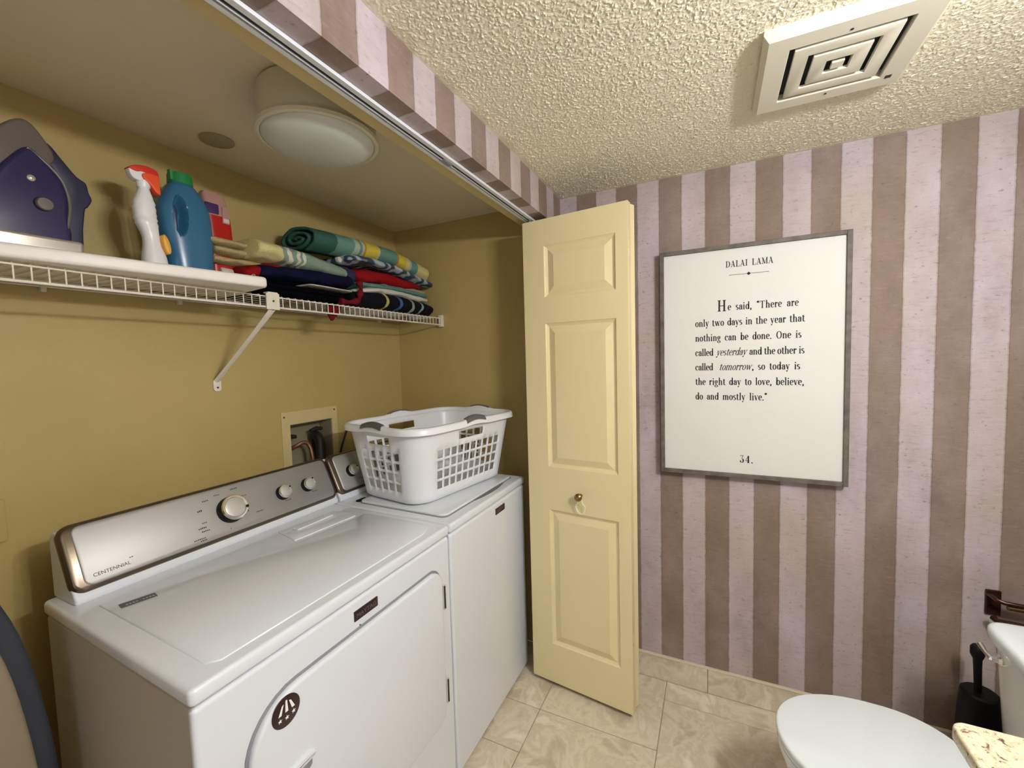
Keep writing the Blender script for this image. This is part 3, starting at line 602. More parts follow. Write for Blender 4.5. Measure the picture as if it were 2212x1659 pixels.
# Didone style glyphs drawn with a wide flat nib: stems thick, hairlines thin
def arc(cx,cy,rx,ry,a0,a1,n=10): return [(cx+rx*math.cos(math.radians(a0+(a1-a0)*k/n)),cy+ry*math.sin(math.radians(a0+(a1-a0)*k/n))) for k in range(n+1)]
def gl():
    X=.47; Cp=.70; As=.74; G={}
    st=lambda x,a,b:('S',[(x,a),(x,b)]); sf=lambda a,b,y:('H',[(a,y),(b,y)])
    bowl=lambda cx,cy,rx,ry:('P',arc(cx,cy,rx,ry,0,360,20))
    G['o']=(.50,[bowl(.25,X/2,.17,X/2)])
    G['n']=(.58,[st(.14,0,X),st(.43,0,X*.7),('P',arc(.285,X*.62,.145,X*.38,0,170)),sf(.04,.24,.01),sf(.34,.53,.01),sf(.05,.14,X-.01)])
    G['h']=(.58,[st(.14,0,As),st(.43,0,X*.7),('P',arc(.285,X*.62,.145,X*.38,0,170)),sf(.04,.24,.01),sf(.34,.53,.01),sf(.05,.14,As-.01)])
    G['m']=(.86,[st(.14,0,X),st(.42,0,X*.7),st(.70,0,X*.7),('P',arc(.28,X*.62,.14,X*.38,0,170)),('P',arc(.56,X*.62,.14,X*.38,0,170)),sf(.04,.24,.01),sf(.33,.51,.01),sf(.61,.80,.01),sf(.05,.14,X-.01)])
    G['u']=(.58,[st(.14,X*.3,X),st(.43,0,X),('P',arc(.285,X*.38,.145,X*.38,180,350)),sf(.05,.14,X-.01),sf(.43,.53,.01),sf(.33,.43,X-.01)])
    G['l']=(.30,[st(.15,0,As),sf(.05,.26,.01),sf(.05,.15,As-.01)])
    G['i']=(.30,[st(.15,0,X),sf(.05,.26,.01),sf(.05,.15,X-.01),('D',[(.15,.64)])])
    G['t']=(.37,[st(.16,.08,.60),sf(.04,.30,X-.01),('P',arc(.25,.09,.09,.09,180,330))])
    G['r']=(.42,[st(.14,0,X),sf(.04,.25,.01),sf(.05,.14,X-.01),('P',arc(.28,X*.60,.13,X*.38,75,165)),('D',[(.34,X-.07)])])
    G['v']=(.50,[('S',[(.10,X),(.25,0)]),('H',[(.25,0),(.40,X)]),sf(.03,.18,X-.01),sf(.33,.48,X-.01)])
    G['w']=(.74,[('S',[(.10,X),(.24,0)]),('H',[(.24,0),(.37,X)]),('S',[(.36,X),(.50,0)]),('H',[(.50,0),(.63,X)]),sf(.03,.18,X-.01),sf(.56,.71,X-.01)])
    G['y']=(.50,[('S',[(.10,X),(.26,.02)]),('H',[(.40,X),(.20,-.16)]),('D',[(.15,-.16)]),sf(.03,.18,X-.01),sf(.33,.48,X-.01)])
    G['c']=(.45,[('P',arc(.24,X/2,.16,X/2,50,310,16)),('D',[(.36,X-.10)])])
    G['e']=(.46,[('P',arc(.24,X/2,.16,X/2,8,312,18)),sf(.09,.39,X*.52)])
    G['s']=(.40,[('P',arc(.20,X*.74,.11,X*.25,35,230)),('P',arc(.20,X*.26,.12,X*.25,-140,50)),('S',[(.15,X*.60),(.26,X*.42)]),sf(.08,.09,.10)])
    G['a']=(.48,[st(.36,.03,X*.72),('P',arc(.24,X*.70,.12,X*.29,0,160)),('P',arc(.20,X*.27,.11,X*.26,60,330)),sf(.22,.36,X*.56),sf(.36,.44,.015),('D',[(.13,X-.12)])])
    G['d']=(.56,[st(.43,0,As),bowl(.26,X/2,.16,X/2),sf(.34,.43,As-.01),sf(.43,.52,.01)])
    G['b']=(.56,[st(.14,0,As),bowl(.30,X/2,.16,X/2),sf(.05,.14,As-.01)])
    G['g']=(.50,[('P',arc(.22,X*.66,.13,X*.31,0,360,16)),('P',arc(.23,-.11,.17,.10,0,360,16)),('S',[(.13,.13),(.20,.05)]),('H',[(.20,.03),(.34,-.01)]),('H',[(.33,X-.06),(.43,X-.01)])])
    G['.']=(.26,[('D',[(.12,.03)])]); G[',']=(.26,[('D',[(.12,.04)]),('S',[(.16,.03),(.10,-.12)])])
    G['\u201c']=(.36,[('D',[(.11,.60)]),('D',[(.25,.60)]),('S',[(.08,.62),(.13,.73)]),('S',[(.22,.62),(.27,.73)])])
    G['\u201d']=(.36,[('D',[(.11,.68)]),('D',[(.25,.68)]),('S',[(.14,.66),(.09,.56)]),('S',[(.28,.66),(.23,.56)])])
    G['H']=(.80,[st(.18,0,Cp),st(.60,0,Cp),sf(.05,.30,.01),sf(.48,.74,.01),sf(.05,.30,Cp-.01),sf(.48,.74,Cp-.01),sf(.18,.60,Cp/2)])
    G['T']=(.70,[st(.34,0,Cp),sf(.05,.64,Cp-.01),sf(.22,.46,.01),('H',[(.06,Cp),(.06,Cp-.15)]),('H',[(.63,Cp),(.63,Cp-.15)])])
    G['O']=(.74,[bowl(.37,Cp/2,.26,Cp/2)])
    G['D']=(.76,[st(.19,0,Cp),sf(.05,.35,.01),sf(.05,.35,Cp-.01),('P',arc(.34,Cp/2,.30,Cp/2-.01,-90,90,16))])
    G['A']=(.74,[('H',[(.12,0),(.35,Cp)]),('S',[(.35,Cp),(.58,0)]),sf(.20,.50,.22),sf(.03,.22,.01),sf(.46,.71,.01)])
    G['L']=(.64,[st(.19,0,Cp),sf(.05,.32,Cp-.01),sf(.05,.58,.01),('H',[(.57,0),(.58,.19)])])
    G['I']=(.40,[st(.20,0,Cp),sf(.06,.34,.01),sf(.06,.34,Cp-.01)])
    G['M']=(.92,[('H',[(.15,0),(.15,Cp)]),('S',[(.16,Cp),(.44,.02)]),('H',[(.44,0),(.72,Cp)]),st(.74,0,Cp),sf(.04,.26,.01),sf(.62,.86,.01),sf(.04,.17,Cp-.01),sf(.72,.86,Cp-.01)])
    G['3']=(.52,[('P',arc(.22,.19,.17,.20,-150,80,14)),('H',[(.10,Cp),(.38,Cp)]),('H',[(.38,Cp),(.22,.40)]),('D',[(.09,.14)]),('H',[(.10,Cp),(.10,Cp-.08)])])
    G['4']=(.56,[st(.35,0,Cp),('H',[(.35,Cp),(.05,.20)]),sf(.05,.50,.20),sf(.24,.46,.01)])
    G[' ']=(.36,[]); return G
GL=gl()
def didone(bm,txt,x0,base,size,x1,W=.15,tmin=.042,italic=0,plane=None,xs=.70,lg=.35):
    adv=sum(GL[c][0]*xs for c in txt)*size; n=len(txt)-1; nsp=txt.count(' ')
    tot=(x1-x0)-adv; lt=(tot*lg/n if nsp else tot/n) if n else 0; spx=tot*(1-lg)/nsp if nsp else 0; x=x0
    def quad(pts): bm.faces.new([bm.verts.new(plane(x+(a*xs+italic*b)*size,base+b*size)) for a,b in pts])
    for c in txt:
        wd,ss=GL[c]
        for kind,P in ss:
            if kind=='D':
                a,b=P[0]; quad([(a+.085*math.cos(k*PI/4),b+.068*math.sin(k*PI/4)) for k in range(8)]); continue
            hw={'S':W/2,'H':tmin/2,'P':W/2}[kind]
            for p,q in zip(P,P[1:]):
                dx,dy=q[0]-p[0],q[1]-p[1]; l=math.hypot(dx,dy) or 1
                if kind=='H' : nx_,ny_=-dy/l*tmin*.6,dx/l*tmin*.6
                elif kind=='S': nx_,ny_=hw,0
                else:
                    f=abs(dy)/l; wid=max(tmin*.55,hw*f**1.3); nx_,ny_=-dy/l*wid,dx/l*wid
                ex,ey=(dx/l*.006,dy/l*.006)
                quad([(p[0]+nx_-ex,p[1]+ny_-ey),(p[0]-nx_-ex,p[1]-ny_-ey),(q[0]-nx_+ex,q[1]-ny_+ey),(q[0]+nx_+ex,q[1]+ny_+ey)])
        x+=wd*xs*size+lt+(spx if c==' ' else 0)
    return x
def knob(t,x,y,z,ax,r,depth,ang):
    ax=Vector(ax).normalized(); c=Vector((x,y,z))
    bm=bmn(); lathe(bm,[(r*1.02,0),(r*1.0,depth*.55),(r*.93,depth*.8)],c,ax,40); k=obj('control_knob',bm,'blackp',t)
    bm=bmn(); lathe(bm,[(r*.94,depth*.72),(r*.97,depth*.9),(r*.90,depth*1.04),(r*.80,depth*1.05),(r*.76,depth*.95),(r*.74,depth*.8)],c,ax,40); obj('knob_ring',bm,'chrome',k)
    bm=bmn(); lathe(bm,[(r*.77,depth*.85),(r*.74,depth*.99),(r*.60,depth*1.03),(.0005,depth*1.04)],c,ax,40); obj('knob_face',bm,'knobface',k)
    a=Vector((1,0,0)); b=ax.cross(a).normalized(); d=a*math.cos(ang)+b*math.sin(ang); q=c+ax*depth*1.07+d*r*.86
    bm=bmn(); lathe(bm,[(r*.12,-.002),(r*.11,.0006),(.0005,.0008)],q,ax,12); obj('pointer',bm,'blackp',k)
def console(t,x0,x1,knobs,marks,left_cap):
    """backsplash control panel; face leans back from (y .697,z .925) to (y .768,z 1.068)"""
    prof=[(.690,.903),(.688,.918),(.694,.926),(.760,1.063),(.770,1.067),(.785,1.066),(.800,1.055),(.806,1.03),(.806,.903)]
    bm=bmn(); prism(bm,prof,'x',x0,x1); obj('console_housing',bm,'whitem',t,bevel=.006,seg=3)
    A=Vector((0,.6925,.9245)); B=Vector((0,.7605,1.0655)); d=(B-A); Lh=d.length; d.normalize(); nrm=Vector((0,-d.z,d.y)).normalized()
    def plate(name,u0,u1,v0,v1,r,h0,h1,m,bev):
        bm=bmn(); P=rrect(u0,u1,v0,v1,r,8); R=[]
        for h,ins in ((h0,0),(h1-bev,0),(h1-bev*.3,bev*.5),(h1,bev)):
            R.append([])
            for (u,v) in P:
                cu,cv=(u0+u1)/2,(v0+v1)/2
                uu=u-math.copysign(min(ins,abs(u-cu)),u-cu); vv=v-math.copysign(min(ins,abs(v-cv)),v-cv)
                R[-1].append(A+Vector((uu,0,0))+d*vv+nrm*h)
        rings(bm,R); return obj(name,bm,m,t,sharp=50)
    plate('panel_trim',x0-.002,x1+.0008,.003,Lh+.014,.026,-.014,.008,'trimsteel',.007)
    plate('control_panel',x0+.020,x1-.010,.012,Lh+.006,.018,-.004,.0105,'steel',.004)
    def at(x,v,h=.0105): return A+Vector((x,0,0))+d*v+nrm*h
    for x,v,r,dp,an in knobs: c=at(x,v); knob(t,c.x,c.y,c.z,nrm,r,dp,an)
    for (x,v,w_,h_) in marks:
        bm=bmn(); c=at(x,v,.0108)
        for k in range(max(1,int(w_/.0045))):
            q=c+Vector((k*.0045,0,0)); hh=h_*(.7+.3*random.random())
            bm.faces.new([bm.verts.new(q+a) for a in (Vector((0,0,0)),Vector((.003,0,0)),Vector((.003,0,0))+d*hh,d*hh)])
        obj('printed_legend',bm,'print',t,smooth=False)
    return at,d,nrm
t=thing('dryer','white dryer on the left with silver control panel and front door','dryer',(-1.15,.45,0.0))
X0,X1=-1.541,-.7675; parts=[]
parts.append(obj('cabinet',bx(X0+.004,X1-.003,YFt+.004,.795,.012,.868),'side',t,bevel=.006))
parts.append(obj('front_panel',bx(X0+.003,X1-.002,YFt,YFt+.02,.010,.8675),'white',t,bevel=.009,seg=3))
bm=bmn(); puff(bm,rrect(X0,X1,YFt-.004,.80,.012,5),'z',(ZT+.8725)/2,(ZT-.8725)/2,.009,4); parts.append(obj('top_deck',bm,'white',t,sharp=60))
bm=bmn(); P=[(X0+.05,.20),(X0+.07,.182),(-.87,.182),(-.815,.195),(-.800,.235),(-.800,.475),(-.812,.495),(-1.075,.500),(-1.10,.512),(-1.13,.63),(X0+.05,.64)]
puff(bm,P,'z',ZT+.0005,.0022,.0018,2); parts.append(obj('raised_field',bm,'white',t,sharp=60))
bm=bmn(); puff(bm,[(-1.065,.528),(-.835,.512),(-.825,.545),(-.835,.625),(-1.045,.640)],'z',ZT+.0008,.0022,.001,2); parts.append(obj('lint_filter_lid',bm,'white',t,bevel=.001))
obj('lint_filter_handle',bx(-1.00,-.855,.585,.612,ZT+.002,ZT+.0075),'whitem',parts[-1],bevel=.003)
for k in (0,):
    bm=bmn(); P=rrect(-1.455,-.832,.290,.790,(.045,.050,.11,.11),8)
    puff(bm,[(a,b) for a,b in P],'y',YFt-.006,.010,.007,4); dr=obj('dryer_door',bm,'white',t,sharp=60); parts.append(dr)
    G_=rrect(-1.461,-.826,.284,.796,(.048,.054,.114,.114),8)
    bm=bmn(); puff(bm,G_,'y',YFt-.0008,.0014,.0004,1); parts.append(obj('door_gasket',bm,'seam',t))
    bm=bmn(); puff(bm,spline([(-1.405,.615),(-1.388,.626),(-1.360,.629),(-1.330,.626),(-1.322,.615),(-1.34,.608),(-1.385,.608)],4),'y',YFt-.0165,.0075,.005,3); parts.append(obj('door_handle',bm,'whitem',dr)); 
    bm=bmn(); puff(bm,rrect(-1.395,-1.33,.588,.610,.01),'y',YFt-.0162,.0012,.0005,1); obj('handle_pocket_shade',bm,'seam',dr)  # flat grey patch painted as the shadow of the handle recess
for z0,z1 in ((.652,.732),(.338,.420)):
    parts.append(obj('hinge',bx(-.8325,-.822,YFt-.018,YFt+.001,z0,z1),'chrome',t,bevel=.001)); obj('hinge_pin',bx(-.829,-.8255,YFt-.0200,YFt-.017,z0+.004,z1-.004),'gap',parts[-1])
bm=bmn(); lathe(bm,[(.031,0),(.031,-.0012),(.029,-.0022),(.0005,-.0022)],(-1.382,YFt-.016,.752),'y',48); em=obj('round_emblem',bm,'emblem',dr)
em['label']='round dark emblem with white rays and stars'
bm=bmn()
for i,x in enumerate((-.015,0,.015)):
    h=(.016,.021,.016)[i]; P=[(x-.0034,-.002),(x+.0034,-.002),(x*.55+.0022,h),(x*.4,h+.002),(x*.55-.0016,h)]
    bm.faces.new([bm.verts.new((-1.382+a,YFt-.0184,.752+b+.001)) for a,b in P])
    cx,cz=-1.382+x,.752-.0105-(0,.0025,0)[i]; bm.faces.new([bm.verts.new((cx+(.0052 if k%2==0 else .0022)*math.sin(k*PI/5),YFt-.0184,cz+(.0052 if k%2==0 else .0022)*math.cos(k*PI/5))) for k in range(10)])
obj('emblem_print',bm,'inkw',em,smooth=False) if False else None
e2=obj('emblem_print',bm,'inkw',dr,smooth=False)
def nameplate(t,x0,x1,z0,z1,y=YFt-.0001):
    bm=bmn(); puff(bm,rrect(x0,x1,z0,z1,.0015,2),'y',y-.0015,.0018,.0008,2); o=obj('nameplate',bm,'badge',t); 
    bm=bmn(); puff(bm,rrect(x0-.0008,x1+.0008,z0-.0008,z1+.0008,.0015,2),'y',y-.0004,.0008,.0003,1); obj('nameplate_rim',bm,'chrome',t)
    h=(z1-z0)*.42; bm=letters('MAYTAG',h,(x1-x0)*.82,.0002); place(bm,(x0+(x1-x0)*.09,y-.0035,(z0+z1)/2-h/2),(1,0,0),(0,0,1),(0,-1,0)); q=obj('nameplate_lettering',bm,'badgeink',o,smooth=False)
nameplate(t,-1.183,-1.104,.8155,.8405)
bm=bmn(); puff(bm,rrect(-1.167,-1.163,.797,.800,.001,2),'y',YFt-.001,.0015,.0005,1); obj('indicator_dot',bm,'greybadge',t)
bm=bmn(); prism(bm,[(-1.462,.572),(-1.400,.556),(-1.396,.578),(-1.458,.596)],'z',ZT+.0022,ZT+.0042); lb=obj('deck_label',bm,'greybadge',t)
bm=bmn()
for k in range(9):
    x=-1.452+k*.0058; y=.5775-k*.00145
    if k==4: continue
    hh=.0022+.0015*random.random(); bm.faces.new([bm.verts.new((x+a,y+b,ZT+.0044)) for a,b in ((0,-hh),(.0035,-hh-.0006),(.0035,hh-.0006),(0,hh))])
obj('label_print',bm,'knobface',lb,smooth=False)
for o in parts: 
    if o.parent is t: shear(o)
    elif o.parent is dr: pass
at,dd,nn=console(t,-1.500,-.738,
 [(-1.127,.083,.040,.030,-.25),(-.950,.083,.0245,.022,.6),(-.851,.083,.0245,.022,.9)],
 [(-1.195, 0.13, 0.018, 0.004), (-1.215, 0.104, 0.016, 0.006), (-1.212, 0.068, 0.014, 0.003), (-1.226, 0.054, 0.026, 0.005), (-1.22, 0.044, 0.024, 0.004), (-1.245, 0.026, 0.034, 0.004), (-1.23, 0.02, 0.018, 0.004), (-1.145, 0.026, 0.008, 0.004), (-1.08, 0.06, 0.005, 0.006), (-1.055, 0.048, 0.024, 0.004), (-1.085, 0.113, 0.02, 0.003), (-1.11, 0.143, 0.026, 0.004), (-1.16, 0.138, 0.02, 0.003), (-0.95, 0.052, 0.025, 0.003), (-0.84, 0.052, 0.025, 0.003), (-1.39, 0.045, 0.01, 0.003)],True)
bm=letters('CENTENNIAL',.0085,.072,.0002); place(bm,at(-1.462,.030,.0108),(1,0,0),dd,nn); obj('panel_lettering',bm,'print',t,smooth=False)
# washer
t=thing('washer','white top-loading washer on the right, under the laundry basket','washer',(-.46,.45,0.0))
X0,X1=-.764,-.150; parts=[]
parts.append(obj('cabinet',bx(X0+.003,X1-.004,YFt+.004,.795,.012,.868),'white',t,bevel=.006))
parts.append(obj('front_panel',bx(X0+.002,X1-.003,YFt,YFt+.02,.010,.8675),'white',t,bevel=.012,seg=4))
bm=bmn(); puff(bm,rrect(X0,X1,YFt-.004,.80,.012,5),'z',(ZT+.8725)/2,(ZT-.8725)/2,.009,4); parts.append(obj('top_deck',bm,'white',t,sharp=60))
bm=bmn(); P=rrect(-.722,-.190,.200,.610,(.02,.02,.02,.03),5); puff(bm,P,'z',ZT+.004,.0045,.0035,3); parts.append(obj('lid',bm,'white',t,sharp=60))
bm=bmn(); puff(bm,rrect(-.728,-.184,.194,.616,.025,5),'z',ZT+.0004,.0008,.0003,1); parts.append(obj('lid_seam',bm,'seam',t))
bm=bmn(); puff(bm,spline([(-.53,.196),(-.46,.183),(-.40,.180),(-.34,.183),(-.28,.196),(-.40,.199)],4),'z',ZT+.0008,.0010,.0003,1); parts.append(obj('lid_notch_shade',bm,'greybadge',t))  # flat dark crescent painted for the shade in the finger gap
for sx in (-.700,-.215):
    parts.append(obj('lid_hinge',bx(sx-.022,sx+.022,.612,.630,ZT,ZT+.006),'blackp',t,bevel=.002))
nameplate(t,-.4385,-.3585,.8215,.8465)
for o in parts: shear(o)
console(t,-.728,-.150,[(-.640,.083,.0245,.022,.5),(-.46,.078,.0245,.022,.2),(-.30,.078,.040,.030,.2)],[(-.615,.042,.025,.003),(-.60,.024,.02,.003),(-.48,.042,.025,.003)],False)
# ---------------------------------------------------------------- laundry basket
th=math.radians(-9)
t=thing('laundry_basket','white perforated plastic laundry basket with grey grips on the washer','basket',(-.417,.452,ZT+.0088),th)
HB=.297
def peri(A,B,rc,marksx,marksy):
    """breakpoints along rounded-rectangle perimeter: list of functions of (A,B,rc) so that every level shares the topology"""
    return None
nA=12; nE=7; cols_f=10; cols_e=5; pit=.0395; hw=.0143
def side_params(nc,half):
    """positions along a straight side: -half..half in metres with hole edges"""
    p=[-half]
    for k in range(nc):
        c=(k-(nc-1)/2)*pit; p+=[c-hw,c+hw]
    p.append(half); return p
fp=side_params(cols_f,.215); ep=side_params(cols_e,.105)
rowz=[(.050+.0405*k,.050+.0405*k+.031) for k in range(4)]; slot=(.227,.258)
zl=[0,.004,.012,.03]+[z for r in rowz for z in r]+[slot[0],slot[1],.272,HB-.012]
def level(z):
    f=z/HB; A=.265+.042*f; B=.172+.046*f; rc=.075+.01*f
    ins=.018*max(0,1-z/.012)**1.5; return A-ins,B-ins,rc
def ringpts(z):
    A,B,rc=level(z); s=A/.265; P=[]
    def side(params,half_par,c0,c1):
        for q in params: u=(q/half_par+1)/2; P.append(c0.lerp(c1,u))
    def corner(cx,cy,a0):
        for k in range(1,8): a=a0+PI/2*k/8; P.append(Vector((cx+rc*math.cos(a),cy+rc*math.sin(a))))
    side(fp,.215,Vector((-A+rc,-B)),Vector((A-rc,-B))); corner(A-rc,-B+rc,-PI/2)
    side(ep,.105,Vector((A,-B+rc)),Vector((A,B-rc))); corner(A-rc,B-rc,0)
    side(fp,.215,Vector((A-rc,B)),Vector((-A+rc,B))); corner(-A+rc,B-rc,PI/2)
    side(ep,.105,Vector((-A,B-rc)),Vector((-A,-B+rc))); corner(-A+rc,-B+rc,PI)
    return [(p.x,p.y,z) for p in P]
bm=bmn(); RV=[[bm.verts.new(p) for p in ringpts(z)] for z in zl]; n=len(RV[0])
starts=[0,len(fp)+7,len(fp)+len(ep)+14,2*len(fp)+len(ep)+21]; ncs=[cols_f,cols_e,cols_f,cols_e]
hole=set(); slotc=set()
for s,nc in zip(starts,ncs):
    for k in range(nc): hole.add(s+1+2*k)
    mid=(nc-1)/2; 
    for k in range(nc):
        if abs(k-mid)<=1.6: slotc.add(s+1+2*k); 
    ks=[k for k in range(nc) if abs(k-mid)<=1.6]
    for i in range(s+1+2*ks[0],s+1+2*ks[-1]+1): slotc.add(i)
rows_i=[zl.index(r[0]) for r in rowz]; sl_i=zl.index(slot[0])
for j in range(len(zl)-1):
    for i in range(n):
        if j in rows_i and i in hole: continue
        if j==sl_i and i in slotc: continue
        bm.faces.new((RV[j][i],RV[j][(i+1)%n],RV[j+1][(i+1)%n],RV[j+1][i]))
bm.faces.new(RV[0][::-1])
o=obj('basket_body',bm,'basket',t,local=True,solid=.0028,sharp=60)
# rim
def rimring(out,z,bump=0):
    A,B,rc=level(HB-.012); A+=out; B+=out; rc+=out; P=[]
    for (cx,cy,a0) in ((A-rc,-B+rc,-PI/2),(A-rc,B-rc,0),(-A+rc,B-rc,PI/2),(-A+rc,-B+rc,PI)):
        for k in range(9): a=a0+PI/2*k/8; P.append(Vector((cx+rc*math.cos(a),cy+rc*math.sin(a))))
        nx_=P[-1]; 
        nxt={-PI/2:Vector((A,B-rc)),0:Vector((-A+rc,B)),PI/2:Vector((-A,-B+rc)),PI:Vector((A-rc,-B))}[a0]
        for k in range(1,12): P.append(nx_.lerp(nxt,k/12))
    return [(p.x,p.y,z+bump*rimlift(p)) for p in P]
def rimlift(p):
    q=min(abs(p.x),abs(p.y)*1.0); return .014*max(0,math.cos(min(1,q/.075)*PI/2)) if q<.075 else 0
bm=bmn(); rings(bm,[rimring(-.001,HB-.014),rimring(.0,HB-.002,1),rimring(.006,HB+.003,1),rimring(.018,HB+.001,1),rimring(.022,HB-.006,1),rimring(.024,HB-.022,.4),rimring(.0215,HB-.022,.4),rimring(.018,HB-.006,1),rimring(.008,HB-.002,1),rimring(.003,HB-.014)],False,False)
obj('rim',bm,'basket',t,local=True,sharp=70)
def grip(px,py,along):
    bm=bmn(); R=[]
    for k in range(-8,9):
        s=k/8*.058; e=math.cos(min(1,abs(s)/.075)*PI/2)*.014
        pr=[(-.004,HB-.020),(-.003,HB+.0005),(.006,HB+.006),(.018,HB+.004),(.0245,HB-.004),(.0262,HB-.013),(.020,HB-.013),(.010,HB-.004)]
        ring=[]
        for o_,z in pr:
            if along=='x': ring.append((px+s,py+math.copysign(o_,py),z+e))
            else: ring.append((px+math.copysign(o_,px),py+s,z+e))
        R.append(ring)
    rings(bm,R); obj('grip',bm,'grip',t,local=True,sharp=60)
A_,B_,_r=level(HB-.012)
grip(0,-B_,'x'); grip(0,B_,'x'); grip(-A_,0,'y'); grip(A_,0,'y')
# ---------------------------------------------------------------- bifold closet door
th2=math.atan2(-.3557-.0942,-.2804+.228)
t=thing('bifold_door','cream bifold closet door with three raised panels, folded open beside the washer','door',(-.228,.0942,0),th2)
W=.4529; Z0,Z1=.022,2.024; TH=.034
# local axes: +x along the leaf, +y towards the closet wall (away from viewer is -y after rotation)
S=1
def leaf(bm,yf,yb,moulded=True):
    xs=[0,.100,.404,W]; zs=[Z0,.199,.800,.986,1.595,1.702,1.915,Z1]; holes=[(1,1),(1,3),(1,5)]
    V={}
    def v(x,y,z):
        k=(round(x,5),round(y,5),round(z,5))
        if k not in V: V[k]=bm.verts.new((x,y,z))
        return V[k]
    sg=1 if yb>yf else -1
    for i in range(3):
        for j in range(7):
            a,b,c,d_=xs[i],xs[i+1],zs[j],zs[j+1]
            if (i,j) in holes and moulded:
                prev=None
                for ins,dep in ((0,0),(.004,.0045),(.013,.0095),(.016,.0095),(.040,.0015),(.043,.0005)):
                    R=[(a+ins,c+ins),(b-ins,c+ins),(b-ins,d_-ins),(a+ins,d_-ins)]; R=[v(x,yf+sg*dep,z) for x,z in R]
                    if prev:
                        for k in range(4): bm.faces.new((prev[k],prev[(k+1)%4],R[(k+1)%4],R[k]))
                    prev=R
                bm.faces.new(prev)
            else: bm.faces.new((v(a,yf,c),v(b,yf,c),v(b,yf,d_),v(a,yf,d_)))
            bm.faces.new((v(a,yb,c),v(b,yb,c),v(b,yb,d_),v(a,yb,d_)))
    for i in range(3):
        for z in (Z0,Z1): bm.faces.new((v(xs[i],yf,z),v(xs[i+1],yf,z),v(xs[i+1],yb,z),v(xs[i],yb,z)))
    for j in range(7):
        for x in (0,W): bm.faces.new((v(x,yf,zs[j]),v(x,yf,zs[j+1]),v(x,yb,zs[j+1]),v(x,yb,zs[j])))
# find which local y sign faces the camera
loc=Matrix.Rotation(-th2,3,'Z')@(Vector((-1.911,-.644,0))-Vector((-.228,.0942,0))); SG=-1 if loc.y>0 else 1   # body grows away from the viewer
bm=bmn(); leaf(bm,0,SG*TH); obj('front_leaf',bm,'door',t,local=True,sharp=18,bevel=.0012,seg=2)
for x,z in ((.452,1.86),(.452,.93),(.452,.30)):
    bm=bmn(); y0=SG*.012; y1=SG*.030; box(bm,.4522,.4537,min(y0,y1),max(y0,y1),z-.032,z+.032); obj('hinge',bm,'door',t,local=True)
    bm=bmn(); 
bm=bmn(); 
for k in range(7): 
    zz=1.86+random.uniform(-.03,.03) if k<4 else .30+random.uniform(-.03,.02); bx0=SG*.010; box(bm,.4527,.4532,min(bx0,bx0+SG*.002),max(bx0,bx0+SG*.002),zz,zz+.006)
obj('paint_chips',bm,'seam',t,local=True)
bm=bmn(); lathe(bm,[(.008,0),(.007,.010),(.006,.014),(.011,.018),(.0155,.024),(.016,.031),(.012,.037),(.005,.040),(.0005,.0402)],(.246,0,.881),(0,-SG,0),28); obj('door_knob',bm,'brass',t,local=True)
bm=bmn(); lathe(bm,[(.004,0),(.004,.030)],(.03,SG*.017,2.0241),'z',12); obj('guide_pin',bm,'chrome',t,local=True)
# second leaf, folded behind
H2=Vector((-.243,-.352,0)); a2=math.atan2(.874,.485)
bm=bmn(); leaf(bm,-TH,0)
MM=Matrix.Rotation(-th2,4,'Z')@Matrix.Translation(H2-Vector((-.228,.0942,0)))@Matrix.Rotation(a2,4,'Z')
bmesh.ops.transform(bm,matrix=MM,verts=bm.verts); obj('rear_leaf',bm,'door',t,local=True,sharp=18,bevel=.0012,seg=2)
# loop on the knob
R2=Matrix.Rotation(th2,3,'Z'); base=Vector((-.228,.0942,0))
def L2(x,y,z): return base+R2@Vector((x,y,z))
bm=bmn(); pts=[]
for k in range(26):
    a=PI/2+2*PI*k/25; pts.append(L2(.250+.020*math.cos(a)*(1 if math.sin(a)<.2 else .55),-SG*(.016+.004*math.sin(a)),.842+.034*math.sin(a)))
tube(bm,pts,.0022,8); tube(bm,[L2(.252,-SG*.018,.876),L2(.254,-SG*.02,.884),L2(.247,-SG*.022,.890)],.003,8)
o=tag(obj('elastic_loop',bm,'bone'),'thin cream elastic loop hanging from the brass door knob','loop'); center_origin(o)
# ---------------------------------------------------------------- framed sign
t=thing('framed_sign','large white framed quote sign with grey wood frame on the striped wall','sign',(0,-.761,.954))
PX=-.043; py0,py1,pz0,pz1=-1.0815,-.4405,.954,1.869
for n_,a in (('frame_side',(py0,py0+.016,pz0,pz1)),('frame_side',(py1-.016,py1,pz0,pz1)),('frame_rail',(py0+.016,py1-.016,pz1-.016,pz1)),('frame_rail',(py0+.016,py1-.016,pz0,pz0+.016))):
    obj(n_,bx(PX+.001,-.002,a[0],a[1],a[2],a[3]),'framew',t,bevel=.0015)
obj('sign_board',bx(-.0325,-.020,py0+.016,py1-.016,pz0+.016,pz1-.016),'canvas',t)
pl=lambda x,z:(-.0329,x,z)
def line(txt,y0,y1,z,size,**k):
    bm=bmn(); didone(bm,txt,0,0,size,y0-y1,plane=lambda a,b:(-.0330,y0-a,z+b),**k); return bm
SZ=.0385
LN=[("He said, \u201cThere are",-.655,-.926,1.617),("only two days in the year that",-.575,-.946,1.558),("nothing can be done. One is",-.575,-.936,1.499),
("called yesterday and the other is",-.575,-.946,1.4405),("called tomorrow, so today is",-.575,-.933,1.382),("the right day to love, believe,",-.575,-.946,1.323),("do and mostly live.\u201d",-.575,-.828,1.2635)]
texts=[]
